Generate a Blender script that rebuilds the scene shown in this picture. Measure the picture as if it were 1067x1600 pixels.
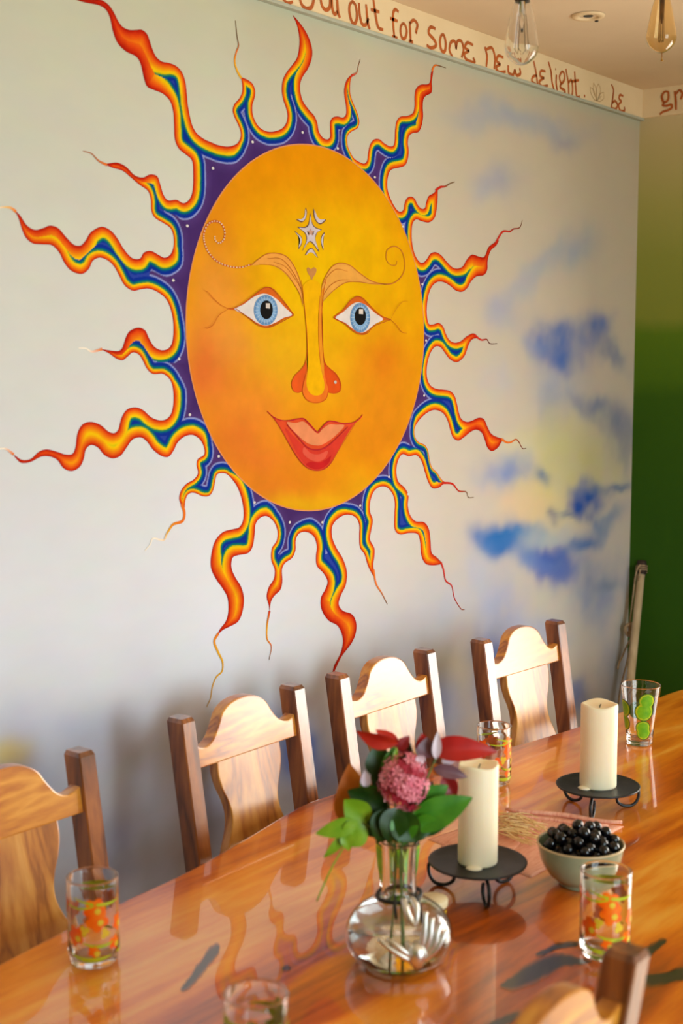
import bpy, bmesh, math, random
import numpy as np
from mathutils import Vector, Matrix

for o in list(bpy.data.objects):
    bpy.data.objects.remove(o, do_unlink=True)
SC = bpy.context.scene
COL = SC.collection
rnd = random.Random(7)

# ------------------------------------------------------------------ camera
F, IW, IH = 2050.0, 1067, 1600
HOR, VPX, CAMZ = 583.0, 2240.0, 1.66
PITCH = math.atan((IH / 2 - HOR) / F)
AZ = math.atan((VPX - IW / 2) * math.cos(PITCH) / F)
FW0 = np.array([math.cos(AZ), math.sin(AZ), 0.0])
RT = np.array([math.sin(AZ), -math.cos(AZ), 0.0])
FW = FW0 * math.cos(PITCH) + np.array([0, 0, -math.sin(PITCH)])
UP = np.cross(RT, FW)
CAM = np.array([0.0, 0.0, CAMZ])

cam_data = bpy.data.cameras.new('camera')
cam = bpy.data.objects.new('camera', cam_data)
COL.objects.link(cam)
m = Matrix(((RT[0], UP[0], -FW[0]), (RT[1], UP[1], -FW[1]), (RT[2], UP[2], -FW[2])))
cam.matrix_world = Matrix.Translation(Vector(CAM)) @ m.to_4x4()
cam_data.sensor_fit = 'HORIZONTAL'
cam_data.sensor_width = 24.0
cam_data.lens = F / IW * 24.0
cam_data.clip_start = 0.05
cam_data.dof.use_dof = True
cam_data.dof.focus_distance = 3.3
cam_data.dof.aperture_fstop = 3.6
SC.camera = cam

# ------------------------------------------------------------------ world, lights, exposure
world = bpy.data.worlds.new('daylight')
SC.world = world
world.use_nodes = True
bg = world.node_tree.nodes['Background']
bg.inputs['Color'].default_value = (0.75, 0.86, 1.0, 1)
bg.inputs['Strength'].default_value = 1.0

def window_light(name, loc, size, direction, power, color):
    l = bpy.data.lights.new(name, 'AREA')
    l.shape = 'RECTANGLE'
    l.size, l.size_y = size
    l.energy = power
    l.color = color
    o = bpy.data.objects.new(name, l)
    COL.objects.link(o)
    o.location = loc
    o.rotation_euler = Vector(direction).to_track_quat('-Z', 'Z').to_euler()
    return o
# daylight entering by a low window in the green wall and by the wide window opposite the mural
window_light('low_window_daylight', (4.80, 0.05, 1.15), (2.4, 1.9), (-1, 0, 0), 228, (1.0, 0.93, 0.82))
window_light('window_daylight', (1.20, -2.40, 1.42), (2.0, 1.8), (0, 1, 0), 124, (0.70, 0.90, 0.97))
SC.view_settings.view_transform = 'Standard'
SC.view_settings.look = 'None'
SC.view_settings.gamma = 1.0
SC.view_settings.use_curve_mapping = False
SC.view_settings.exposure = -0.12
SC.cycles.max_bounces = 12
SC.cycles.transmission_bounces = 12
SC.cycles.transparent_max_bounces = 12
SC.cycles.glossy_bounces = 6
SC.cycles.diffuse_bounces = 5
SC.cycles.sample_clamp_indirect = 6.0
SC.cycles.use_denoising = True

# ------------------------------------------------------------------ pixel helpers (directions only; distance comes from wall, table or size)
def ray(x, y):
    return FW + RT * ((x - IW / 2) / F) - UP * ((y - IH / 2) / F)
def onz(x, y, z):
    d = ray(x, y); return CAM + d * ((z - CAM[2]) / d[2])
def ony(x, y, Y):
    d = ray(x, y); return CAM + d * ((Y - CAM[1]) / d[1])
def at(x, y, depth):
    return CAM + ray(x, y) * depth
def depth_of(p):
    return float((np.array(p) - CAM) @ FW)
def wall_uz(pts, Y):
    p = np.asarray(pts, float)
    d = FW[None] + RT[None] * ((p[:, :1] - IW / 2) / F) - UP[None] * ((p[:, 1:2] - IH / 2) / F)
    t = (Y - CAM[1]) / d[:, 1]
    q = CAM[None] + d * t[:, None]
    return q[:, [0, 2]]

# ------------------------------------------------------------------ colours and materials
def lin(c):
    c = np.asarray(c, float) / 255.0
    return np.where(c <= 0.04045, c / 12.92, ((c + 0.055) / 1.055) ** 2.4)
def L4(c):
    v = lin(c); return (float(v[0]), float(v[1]), float(v[2]), 1.0)

MATS = {}
def new_mat(name):
    mt = bpy.data.materials.new(name); mt.use_nodes = True
    nt = mt.node_tree
    MATS[name] = mt
    return mt, nt, nt.nodes['Principled BSDF']
def simple(name, c1, c2=None, rough=0.5, scale=8.0, metal=0.0, coat=0.0, bump=0.0, stretch=(1, 1, 1), spec=0.5, sss=0.0, detail=4, coat_rough=0.05):
    mt, nt, b = new_mat(name)
    tc = nt.nodes.new('ShaderNodeTexCoord'); mp = nt.nodes.new('ShaderNodeMapping')
    mp.inputs['Scale'].default_value = stretch
    nz = nt.nodes.new('ShaderNodeTexNoise'); nz.inputs['Scale'].default_value = scale; nz.inputs['Detail'].default_value = detail
    rp = nt.nodes.new('ShaderNodeValToRGB')
    rp.color_ramp.elements[0].position = 0.32; rp.color_ramp.elements[1].position = 0.68
    rp.color_ramp.elements[0].color = L4(c1); rp.color_ramp.elements[1].color = L4(c2 or c1)
    nt.links.new(tc.outputs['Object'], mp.inputs['Vector']); nt.links.new(mp.outputs['Vector'], nz.inputs['Vector'])
    nt.links.new(nz.outputs['Fac'], rp.inputs['Fac']); nt.links.new(rp.outputs['Color'], b.inputs['Base Color'])
    b.inputs['Roughness'].default_value = rough
    b.inputs['Metallic'].default_value = metal
    b.inputs['Coat Weight'].default_value = coat
    b.inputs['Coat Roughness'].default_value = coat_rough
    b.inputs['Specular IOR Level'].default_value = spec
    if sss:
        b.inputs['Subsurface Weight'].default_value = sss
        b.inputs['Subsurface Radius'].default_value = (0.02, 0.012, 0.006)
        b.inputs['Subsurface Scale'].default_value = 0.6
    if bump:
        bp = nt.nodes.new('ShaderNodeBump'); bp.inputs['Strength'].default_value = bump; bp.inputs['Distance'].default_value = 0.002
        nt.links.new(nz.outputs['Fac'], bp.inputs['Height']); nt.links.new(bp.outputs['Normal'], b.inputs['Normal'])
    return mt
def painted(name, rough=0.6, bump=0.0, spec=0.3):
    mt, nt, b = new_mat(name)
    a = nt.nodes.new('ShaderNodeVertexColor'); a.layer_name = 'paint'
    nz = nt.nodes.new('ShaderNodeTexNoise'); nz.inputs['Scale'].default_value = 60; nz.inputs['Detail'].default_value = 5
    mx = nt.nodes.new('ShaderNodeMix'); mx.data_type = 'RGBA'; mx.blend_type = 'MULTIPLY'; mx.inputs['Factor'].default_value = 0.10
    nt.links.new(a.outputs['Color'], mx.inputs['A']); nt.links.new(nz.outputs['Color'], mx.inputs['B'])
    nt.links.new(mx.outputs['Result'], b.inputs['Base Color'])
    b.inputs['Roughness'].default_value = rough; b.inputs['Specular IOR Level'].default_value = spec
    if bump:
        bp = nt.nodes.new('ShaderNodeBump'); bp.inputs['Strength'].default_value = bump; bp.inputs['Distance'].default_value = 0.002
        n2 = nt.nodes.new('ShaderNodeTexNoise'); n2.inputs['Scale'].default_value = 9; n2.inputs['Detail'].default_value = 6
        nt.links.new(n2.outputs['Fac'], bp.inputs['Height']); nt.links.new(bp.outputs['Normal'], b.inputs['Normal'])
    return mt
def glass(name, color=(1, 1, 1, 1), rough=0.0, ior=1.45):
    mt, nt, b = new_mat(name)
    b.inputs['Base Color'].default_value = color
    b.inputs['Transmission Weight'].default_value = 1.0
    b.inputs['Roughness'].default_value = rough
    b.inputs['IOR'].default_value = ior
    return mt
def wood(name, cols, scale=6.0, stretch=(1, 8, 8), rough=0.3, coat=0.6, coat_rough=0.12, distort=1.2, knots=0.0, bump=0.05, rings=9.0):
    mt, nt, b = new_mat(name)
    N, K = nt.nodes, nt.links
    tc = N.new('ShaderNodeTexCoord'); mp = N.new('ShaderNodeMapping'); mp.inputs['Scale'].default_value = stretch
    K.new(tc.outputs['Object'], mp.inputs['Vector'])
    n1 = N.new('ShaderNodeTexNoise'); n1.inputs['Scale'].default_value = scale * 0.35; n1.inputs['Detail'].default_value = 3; n1.inputs['Distortion'].default_value = distort
    K.new(mp.outputs['Vector'], n1.inputs['Vector'])
    mul = N.new('ShaderNodeMath'); mul.operation = 'MULTIPLY'; mul.inputs[1].default_value = rings
    K.new(n1.outputs['Fac'], mul.inputs[0])
    fr = N.new('ShaderNodeMath'); fr.operation = 'PINGPONG'; fr.inputs[1].default_value = 1.0
    K.new(mul.outputs[0], fr.inputs[0])
    n2 = N.new('ShaderNodeTexNoise'); n2.inputs['Scale'].default_value = scale * 5; n2.inputs['Detail'].default_value = 6; n2.inputs['Roughness'].default_value = 0.65
    K.new(mp.outputs['Vector'], n2.inputs['Vector'])
    mx = N.new('ShaderNodeMix'); mx.data_type = 'FLOAT'; mx.inputs['Factor'].default_value = 0.45
    K.new(fr.outputs[0], mx.inputs['A']); K.new(n2.outputs['Fac'], mx.inputs['B'])
    rp = N.new('ShaderNodeValToRGB'); els = rp.color_ramp.elements
    while len(els) < len(cols): els.new(0.5)
    for i, c in enumerate(cols):
        els[i].position = 0.15 + 0.7 * i / (len(cols) - 1); els[i].color = L4(c)
    K.new(mx.outputs['Result'], rp.inputs['Fac'])
    K.new(rp.outputs['Color'], b.inputs['Base Color'])
    b.inputs['Roughness'].default_value = rough; b.inputs['Coat Weight'].default_value = coat; b.inputs['Coat Roughness'].default_value = coat_rough
    if bump:
        bp = N.new('ShaderNodeBump'); bp.inputs['Strength'].default_value = bump; bp.inputs['Distance'].default_value = 0.001
        K.new(n2.outputs['Fac'], bp.inputs['Height']); K.new(bp.outputs['Normal'], b.inputs['Normal'])
    return mt

# ------------------------------------------------------------------ mesh helpers
def obj(name, me, mats=None, parent=None, smooth=False, loc=None):
    if isinstance(me, bmesh.types.BMesh):
        bm = me; me = bpy.data.meshes.new(name); bm.to_mesh(me); bm.free()
    if mats is not None:
        for mt in (mats if isinstance(mats, (list, tuple)) else [mats]):
            me.materials.append(mt if not isinstance(mt, str) else MATS[mt])
    if smooth:
        me.polygons.foreach_set('use_smooth', [True] * len(me.polygons))
    o = bpy.data.objects.new(name, me); COL.objects.link(o)
    if parent is not None: o.parent = parent
    if loc is not None: o.location = loc
    return o
def tag(o, label, cat, group=None):
    o['label'] = label; o['category'] = cat
    if group: o['group'] = group
    return o
def thing(name, label, cat, loc=(0, 0, 0), rotz=0.0, group=None):
    o = bpy.data.objects.new(name, None); COL.objects.link(o)
    o.empty_display_size = 0.05
    o.location = loc; o.rotation_euler = (0, 0, rotz)
    return tag(o, label, cat, group)
def struct(o):
    o['kind'] = 'structure'; return o
def dup(root, label=None, group=None):
    r = root.copy(); COL.objects.link(r)
    if label: r['label'] = label
    if group: r['group'] = group
    for ch in root.children:
        c = ch.copy(); COL.objects.link(c); c.parent = r
        for g in ch.children:
            d = g.copy(); COL.objects.link(d); d.parent = c
    return r
def pydata(name, v, f):
    me = bpy.data.meshes.new(name); me.from_pydata([tuple(map(float, p)) for p in v], [], f); me.update(); return me
def box(bm, x0, x1, y0, y1, z0, z1, bevel=0.0):
    vs = [bm.verts.new(p) for p in ((x0, y0, z0), (x1, y0, z0), (x1, y1, z0), (x0, y1, z0), (x0, y0, z1), (x1, y0, z1), (x1, y1, z1), (x0, y1, z1))]
    fs = [bm.faces.new([vs[i] for i in q]) for q in ((3, 2, 1, 0), (4, 5, 6, 7), (0, 1, 5, 4), (1, 2, 6, 5), (2, 3, 7, 6), (3, 0, 4, 7))]
    if bevel:
        es = list({e for f in fs for e in f.edges})
        bmesh.ops.bevel(bm, geom=es, offset=bevel, segments=2, affect='EDGES', profile=0.6)
def prism(bm, outline, thick, axis='y', bevel=0.0, base=0.0):
    """outline: list of (a, b); extruded along axis from base to base+thick"""
    def put(a, b, t):
        return {'y': (a, t, b), 'z': (a, b, t), 'x': (t, a, b)}[axis]
    lo = [bm.verts.new(put(a, b, base)) for a, b in outline]
    hi = [bm.verts.new(put(a, b, base + thick)) for a, b in outline]
    n = len(outline)
    f1 = bm.faces.new(lo); f2 = bm.faces.new(hi[::-1])
    fs = [f1, f2] + [bm.faces.new((lo[i], hi[i], hi[(i + 1) % n], lo[(i + 1) % n])) for i in range(n)]
    bmesh.ops.recalc_face_normals(bm, faces=fs)
    if bevel:
        es = list({e for e in list(f1.edges) + list(f2.edges)})
        bmesh.ops.bevel(bm, geom=es, offset=bevel, segments=2, affect='EDGES', profile=0.6)
def lathe(bm, prof, seg=48, cx=0.0, cy=0.0, z0=0.0, close=False):
    rings = []
    for r, z in prof:
        if r < 1e-6:
            rings.append([bm.verts.new((cx, cy, z0 + z))])
        else:
            rings.append([bm.verts.new((cx + r * math.cos(2 * math.pi * k / seg), cy + r * math.sin(2 * math.pi * k / seg), z0 + z)) for k in range(seg)])
    pairs = list(zip(rings[:-1], rings[1:]))
    if close: pairs.append((rings[-1], rings[0]))
    for a, b in pairs:
        if len(a) == 1 and len(b) == 1: continue
        for k in range(seg):
            k2 = (k + 1) % seg
            if len(a) == 1: bm.faces.new((a[0], b[k2], b[k]))
            elif len(b) == 1: bm.faces.new((a[k], a[k2], b[0]))
            else: bm.faces.new((a[k], a[k2], b[k2], b[k]))
def catmull(pts, sub=6, closed=False):
    p = np.asarray(pts, float); n = len(p); out = []
    rng = n if closed else n - 1
    for i in range(rng):
        p1, p2 = p[i], p[(i + 1) % n]
        p0 = p[(i - 1) % n] if (closed or i > 0) else 2 * p1 - p2
        p3 = p[(i + 2) % n] if (closed or i < n - 2) else 2 * p2 - p1
        for k in range(sub):
            t = k / sub
            out.append(0.5 * ((2 * p1) + (-p0 + p2) * t + (2 * p0 - 5 * p1 + 4 * p2 - p3) * t * t + (-p0 + 3 * p1 - 3 * p2 + p3) * t ** 3))
    if not closed: out.append(p[-1])
    return np.array(out)
def tube(bm, pts, rad, seg=8, caps=True, closed=False):
    pts = [Vector(p) for p in pts]; n = len(pts)
    rads = [rad] * n if not hasattr(rad, '__len__') else list(rad)
    rings = []; ref = Vector((0, 0, 1))
    for i in range(n):
        a = pts[(i - 1) % n] if (closed or i > 0) else pts[i]
        b = pts[(i + 1) % n] if (closed or i < n - 1) else pts[i]
        t = (b - a).normalized()
        if i == 0:
            if abs(t.dot(ref)) > 0.95: ref = Vector((1, 0, 0))
            s = t.cross(ref).normalized()
        else:
            s = (s - t * s.dot(t)).normalized()
        u = t.cross(s)
        rings.append([bm.verts.new(pts[i] + (s * math.cos(2 * math.pi * k / seg) + u * math.sin(2 * math.pi * k / seg)) * rads[i]) for k in range(seg)])
    for i in range(n if closed else n - 1):
        a, b = rings[i], rings[(i + 1) % n]
        for k in range(seg):
            bm.faces.new((a[k], a[(k + 1) % seg], b[(k + 1) % seg], b[k]))
    if caps and not closed:
        bm.faces.new(rings[0][::-1]); bm.faces.new(rings[-1])
def vnoise(x, y, seed=0):
    def h(i, j):
        s = np.sin(i * 127.1 + j * 311.7 + seed * 74.7) * 43758.5453
        return s - np.floor(s)
    xi, yi = np.floor(x), np.floor(y); fx, fy = x - xi, y - yi
    fx = fx * fx * (3 - 2 * fx); fy = fy * fy * (3 - 2 * fy)
    return (h(xi, yi) * (1 - fx) + h(xi + 1, yi) * fx) * (1 - fy) + (h(xi, yi + 1) * (1 - fx) + h(xi + 1, yi + 1) * fx) * fy
def fbm(x, y, seed=0):
    return (vnoise(x, y, seed) + 0.5 * vnoise(x * 2.1, y * 2.1, seed + 1) + 0.25 * vnoise(x * 4.3, y * 4.3, seed + 2)) / 1.75
def set_paint(me, cols):
    """cols: N x 3 linear colours, one per vertex"""
    a = me.color_attributes.new('paint', 'FLOAT_COLOR', 'POINT')
    c = np.ones((len(me.vertices), 4), np.float32); c[:, :3] = cols
    a.data.foreach_set('color', c.ravel())

# ================================================================== THE ROOM
WY = 2.10            # mural wall
CX, CEIL = 4.10, 2.595   # corner along the mural wall, ceiling height
BORD = 2.504         # lower edge of the lettered border
X0, Y0 = -2.0, -2.3  # walls behind the camera
SKEW = math.tan(math.radians(5.0))   # the green wall is a little out of square
def right_x(y): return CX + (WY - y) * SKEW

painted('wall_paint', rough=0.75, bump=0.06, spec=0.2)
painted('mural_paint', rough=0.8, spec=0.04)
simple('ceiling_plaster', (222, 200, 164), (214, 190, 154), rough=0.9, scale=3)
simple('cream_paint', (230, 206, 162), (222, 196, 150), rough=0.7, scale=5)
simple('plain_wall_paint', (226, 206, 168), (218, 196, 158), rough=0.85, scale=2)
simple('letter_paint', (186, 92, 24), (166, 78, 18), rough=0.6, scale=40)
simple('sketch_line_paint', (196, 160, 112), (186, 150, 102), rough=0.6, scale=40)
simple('shade_strip_paint', (176, 178, 158), (166, 168, 148), rough=0.7, scale=20)  # shading below the border, put into a grey-green colour
simple('white_joinery', (236, 232, 224), (228, 224, 215), rough=0.45, scale=6)
wood('floor_wood', [(176, 134, 88), (202, 162, 112), (214, 178, 130)], scale=3, stretch=(1, 10, 1), rough=0.3)

# green wall: bands of green that grow paler towards the ceiling
mt, nt, b = new_mat('green_bands')
N, K = nt.nodes, nt.links
tc = N.new('ShaderNodeTexCoord'); sp = N.new('ShaderNodeSeparateXYZ'); K.new(tc.outputs['Object'], sp.inputs[0])
nz = N.new('ShaderNodeTexNoise'); nz.inputs['Scale'].default_value = 5; nz.inputs['Detail'].default_value = 5
K.new(tc.outputs['Object'], nz.inputs['Vector'])
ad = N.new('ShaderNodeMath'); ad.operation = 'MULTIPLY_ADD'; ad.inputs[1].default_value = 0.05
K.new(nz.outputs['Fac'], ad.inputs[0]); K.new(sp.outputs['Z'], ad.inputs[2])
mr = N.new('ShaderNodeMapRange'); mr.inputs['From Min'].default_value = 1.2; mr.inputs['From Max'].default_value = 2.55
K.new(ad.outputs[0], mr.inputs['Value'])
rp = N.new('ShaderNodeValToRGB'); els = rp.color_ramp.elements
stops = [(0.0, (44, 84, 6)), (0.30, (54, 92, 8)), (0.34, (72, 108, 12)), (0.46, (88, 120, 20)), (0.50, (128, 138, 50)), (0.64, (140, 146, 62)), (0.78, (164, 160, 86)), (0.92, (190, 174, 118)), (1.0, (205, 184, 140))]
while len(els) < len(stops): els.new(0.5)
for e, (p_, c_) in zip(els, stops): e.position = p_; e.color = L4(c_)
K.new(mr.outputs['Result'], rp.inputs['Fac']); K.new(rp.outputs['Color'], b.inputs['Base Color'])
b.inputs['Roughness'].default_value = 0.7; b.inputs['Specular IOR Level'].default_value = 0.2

# ---- mural wall with its clouds (paint colour per vertex)
def build_mural_wall():
    us = np.concatenate([np.arange(X0, 0.9, 0.10), np.arange(0.9, CX + 0.0101, 0.010)]); us[-1] = CX
    zs = np.concatenate([[0.0, 0.25], np.arange(0.4, CEIL, 0.010), [CEIL]])
    U, Z = np.meshgrid(us, zs)
    v = np.stack([U.ravel(), np.full(U.size, WY), Z.ravel()], 1)
    nu = len(us)
    i = (np.arange(len(zs) - 1)[:, None] * nu + np.arange(nu - 1)[None]).ravel()
    f = np.stack([i, i + 1, i + nu + 1, i + nu], 1)
    me = bpy.data.meshes.new('wall_left')
    # outward thickness
    me.from_pydata(v.tolist(), [], f.tolist()); me.update()
    rel = v - CAM
    dep = rel @ FW
    dep = np.where(dep < 0.3, 0.3, dep)
    px = IW / 2 + F * (rel @ RT) / dep; py = IH / 2 - F * (rel @ UP) / dep
    u, z = v[:, 0], v[:, 2]
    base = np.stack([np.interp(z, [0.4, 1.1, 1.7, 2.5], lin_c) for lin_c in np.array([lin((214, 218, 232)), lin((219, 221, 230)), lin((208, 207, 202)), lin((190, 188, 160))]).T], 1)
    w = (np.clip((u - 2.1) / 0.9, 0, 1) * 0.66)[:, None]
    base = base * (1 - w) + lin((190, 172, 146))[None] * w      # warm, dimmer light towards the corner painted into the ground colour
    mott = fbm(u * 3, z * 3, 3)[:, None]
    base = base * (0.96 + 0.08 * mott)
    wob = 34 * (fbm(u * 9, z * 9, 11) - 0.5); wob2 = 34 * (fbm(u * 9, z * 9, 19) - 0.5)
    brk = fbm(u * 13, z * 13, 5)
    def blob(x, y, rx, ry, c, a, rot=0.0, soft=1.0):
        nonlocal base
        cr, sr = math.cos(math.radians(rot)), math.sin(math.radians(rot))
        dx, dy = px + wob - x, py + wob2 - y
        ex, ey = (dx * cr + dy * sr) / rx, (-dx * sr + dy * cr) / ry
        w = np.exp(-(ex * ex + ey * ey) ** 1.25 * 0.9) * a * np.clip(0.55 + 0.9 * brk, 0, 1.15)
        w = np.clip(w, 0, 1)[:, None]
        base = base * (1 - w) + lin(c)[None] * w
    GB, PB = (150, 160, 176), (150, 160, 205)
    BL, RB, TB = (70, 104, 176), (28, 70, 178), (22, 104, 182)
    YE, PE = (222, 204, 120), (226, 190, 156)
    # pale violet-grey of the low wall
    for x in range(-100, 800, 90): blob(x, 1350, 110, 220, (186, 188, 206), 0.45)
    blob(90, 1140, 130, 46, (188, 196, 226), 0.45); blob(300, 1200, 130, 90, (190, 192, 210), 0.45)
    blob(232, 1300, 34, 120, (150, 152, 166), 0.2, -6); blob(190, 1180, 25, 60, (160, 166, 180), 0.2); blob(330, 1270, 30, 70, (110, 130, 190), 0.5)
    blob(8, 1180, 38, 26, (226, 206, 110), 0.7); blob(40, 1250, 60, 60, (150, 160, 200), .5); blob(180, 1330, 30, 60, (116, 126, 180), .5)
    blob(465, 1175, 34, 40, (36, 90, 190), 0.95); blob(500, 1215, 30, 30, (90, 120, 195), 0.7); blob(440, 1130, 30, 30, (130, 150, 200), .45); blob(345, 1170, 25, 35, (120, 140, 200), .4)
    blob(640, 1000, 90, 60, (190, 190, 206), 0.5); blob(700, 960, 60, 70, (180, 184, 204), 0.5); blob(720, 1040, 60, 40, (196, 190, 150), .4)
    blob(690, 1110, 26, 50, (120, 140, 190), .5); blob(570, 1140, 30, 50, (170, 172, 196), .4)
    # clouds towards the corner
    blob(760, 180, 60, 24, GB, 0.55); blob(840, 195, 70, 20, GB, 0.6, 12); blob(880, 222, 22, 14, (136, 140, 164), .5)
    blob(775, 284, 36, 26, (146, 152, 176), .7); blob(748, 300, 20, 24, (160, 162, 180), .4)
    blob(905, 385, 34, 34, (140, 156, 176), .6); blob(862, 410, 46, 20, (146, 160, 180), .55, -30); blob(820, 450, 40, 14, (160, 166, 184), .5, -55); blob(790, 492, 26, 28, (156, 160, 184), .65)
    blob(872, 528, 40, 28, BL, .85); blob(880, 562, 34, 26, BL, .85); blob(926, 510, 22, 26, BL, .9, 30); blob(955, 548, 34, 16, (86, 112, 160), .7, 40); blob(840, 540, 18, 18, (110, 140, 190), .4)
    blob(870, 610, 40, 30, (150, 160, 186), .6); blob(775, 590, 26, 26, (170, 176, 196), .4); blob(860, 662, 22, 46, (130, 146, 176), .55); blob(925, 640, 34, 18, (96, 118, 166), .75, 25)
    blob(965, 670, 22, 40, (86, 108, 156), .7); blob(978, 700, 14, 40, (100, 118, 160), .5)
    blob(850, 690, 40, 40, (206, 196, 140), .6); blob(900, 720, 70, 60, (196, 192, 132), .75); blob(845, 780, 44, 40, YE, .7); blob(880, 800, 30, 24, (220, 206, 140), .6); blob(815, 790, 40, 24, PE, .6); blob(800, 720, 30, 26, (214, 206, 166), .5)
    blob(780, 742, 34, 22, (126, 146, 196), .75); blob(806, 735, 18, 20, (110, 134, 190), .6); blob(846, 742, 16, 12, (96, 122, 156), .8)
    blob(922, 772, 24, 18, (40, 88, 172), .95); blob(912, 795, 18, 16, (36, 80, 166), .9); blob(962, 760, 30, 9, (80, 116, 160), .7); blob(866, 802, 9, 14, (60, 84, 140), .8, -30); blob(890, 808, 16, 6, (70, 100, 150), .6)
    blob(790, 838, 44, 22, TB, 1.0); blob(775, 850, 26, 20, TB, 1.0); blob(815, 824, 26, 14, (30, 116, 186), .9); blob(825, 862, 30, 18, (70, 118, 186), .7, 25); blob(850, 840, 44, 20, (150, 178, 190), .5)
    blob(870, 892, 28, 26, RB, 1.0, 40); blob(858, 878, 22, 18, RB, .9); blob(905, 852, 34, 12, (60, 108, 176), .8, -30); blob(945, 815, 30, 16, (96, 130, 176), .75, -30); blob(840, 880, 36, 16, (110, 140, 200), .55, 20)
    blob(925, 900, 60, 40, (136, 150, 184), .55); blob(930, 950, 30, 40, (120, 140, 186), .6); blob(945, 910, 26, 14, (110, 130, 160), .5); blob(860, 950, 40, 30, (196, 194, 180), .4)
    blob(780, 960, 34, 60, (150, 162, 204), .65); blob(755, 900, 22, 40, (176, 182, 204), .5); blob(766, 1030, 30, 34, (60, 96, 180), .85); blob(800, 990, 40, 24, (160, 170, 206), .5); blob(745, 1080, 20, 30, (150, 160, 200), .6)
    blob(900, 1090, 22, 26, (90, 120, 190), .7); blob(930, 1130, 30, 40, (120, 140, 180), .6); blob(850, 990, 30, 20, (150, 164, 204), .4); blob(960, 1060, 30, 60, (140, 150, 176), .5)
    # green-grey tint brushed along the border
    w = np.clip((z - (BORD - 0.045)) / 0.045, 0, 1) * 0.45
    base = base * (1 - w[:, None]) + lin((176, 190, 170))[None] * w[:, None]
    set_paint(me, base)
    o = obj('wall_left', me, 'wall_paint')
    return struct(o)
wall_left = build_mural_wall()

def quad_wall(name, pts, mat):
    return struct(obj(name, pydata(name, pts, [tuple(range(len(pts)))]), mat))
# green wall with the opening of a low window (out of the frame)
def wall_right():
    ys = [WY, 0.98, -0.52, Y0]; zs = [0.0, 0.45, 1.75, CEIL]
    v = [(right_x(y), y, z) for z in zs for y in ys]
    f = []
    for j in range(3):
        for i in range(3):
            if i == 1 and j == 1: continue
            a = j * 4 + i; f.append((a, a + 1, a + 5, a + 4))
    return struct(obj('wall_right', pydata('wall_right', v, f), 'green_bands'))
wall_right()
xr = right_x(Y0)
def wall_front():
    xs = [X0, 0.15, 2.25, xr]; zs = [0.0, 0.45, 2.35, CEIL]
    v = [(x, Y0, z) for z in zs for x in xs]
    f = [(j * 4 + i, j * 4 + i + 1, j * 4 + i + 5, j * 4 + i + 4) for j in range(3) for i in range(3) if not (i == 1 and j == 1)]
    return struct(obj('wall_front', pydata('wall_front', v, f), 'plain_wall_paint'))
wall_front()
quad_wall('wall_back', [(X0, Y0, 0), (X0, WY, 0), (X0, WY, CEIL), (X0, Y0, CEIL)], 'green_bands')
quad_wall('ceiling', [(X0, Y0, CEIL), (X0, WY, CEIL), (CX, WY, CEIL), (xr, Y0, CEIL)], 'ceiling_plaster')
floor = quad_wall('floor', [(X0, Y0, 0), (xr, Y0, 0), (CX, WY, 0), (X0, WY, 0)], 'floor_wood')
# frames of the openings (outside the picture, the daylight comes through them)
bm = bmesh.new()
for x0, x1, z0, z1 in ((0.15, 0.21, .45, 2.35), (2.19, 2.25, .45, 2.35), (0.15, 2.25, .45, .51), (0.15, 2.25, 2.29, 2.35), (1.17, 1.23, .45, 2.35)):
    box(bm, x0, x1, Y0 - 0.06, Y0 + 0.02, z0, z1)
struct(obj('window_1', bm, 'white_joinery'))
bm = bmesh.new()
for y0, y1, z0, z1 in ((.94, .98, .45, 1.75), (-.52, -.48, .45, 1.75), (-.52, .98, 1.71, 1.75), (-.52, .98, .45, .49)):
    box(bm, right_x(.5) - 0.05, right_x(.5) + .06, y0, y1, z0, z1)
struct(obj('window_2', bm, 'white_joinery'))

# lettered border boards
BT = 0.014
bm = bmesh.new(); box(bm, X0, CX - 0.0, WY - BT, WY, BORD, CEIL, 0.0015)
trim1 = struct(obj('trim_1', bm, 'cream_paint'))
bm = bmesh.new(); box(bm, X0, CX - 0.0, WY - BT - 0.003, WY, BORD - 0.008, BORD, 0.001)
obj('shade_strip', bm, 'shade_strip_paint', trim1)  # added strip; its darker colour stands for the shadow line under the border
bm = bmesh.new()
v = [(right_x(WY) - .012, WY - .012), (right_x(Y0) - .012, Y0), (right_x(Y0), Y0), (right_x(WY), WY)]
prism(bm, v, CEIL - BORD, 'z', 0.0, BORD)
trim2 = struct(obj('trim_2', bm, 'cream_paint'))

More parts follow.
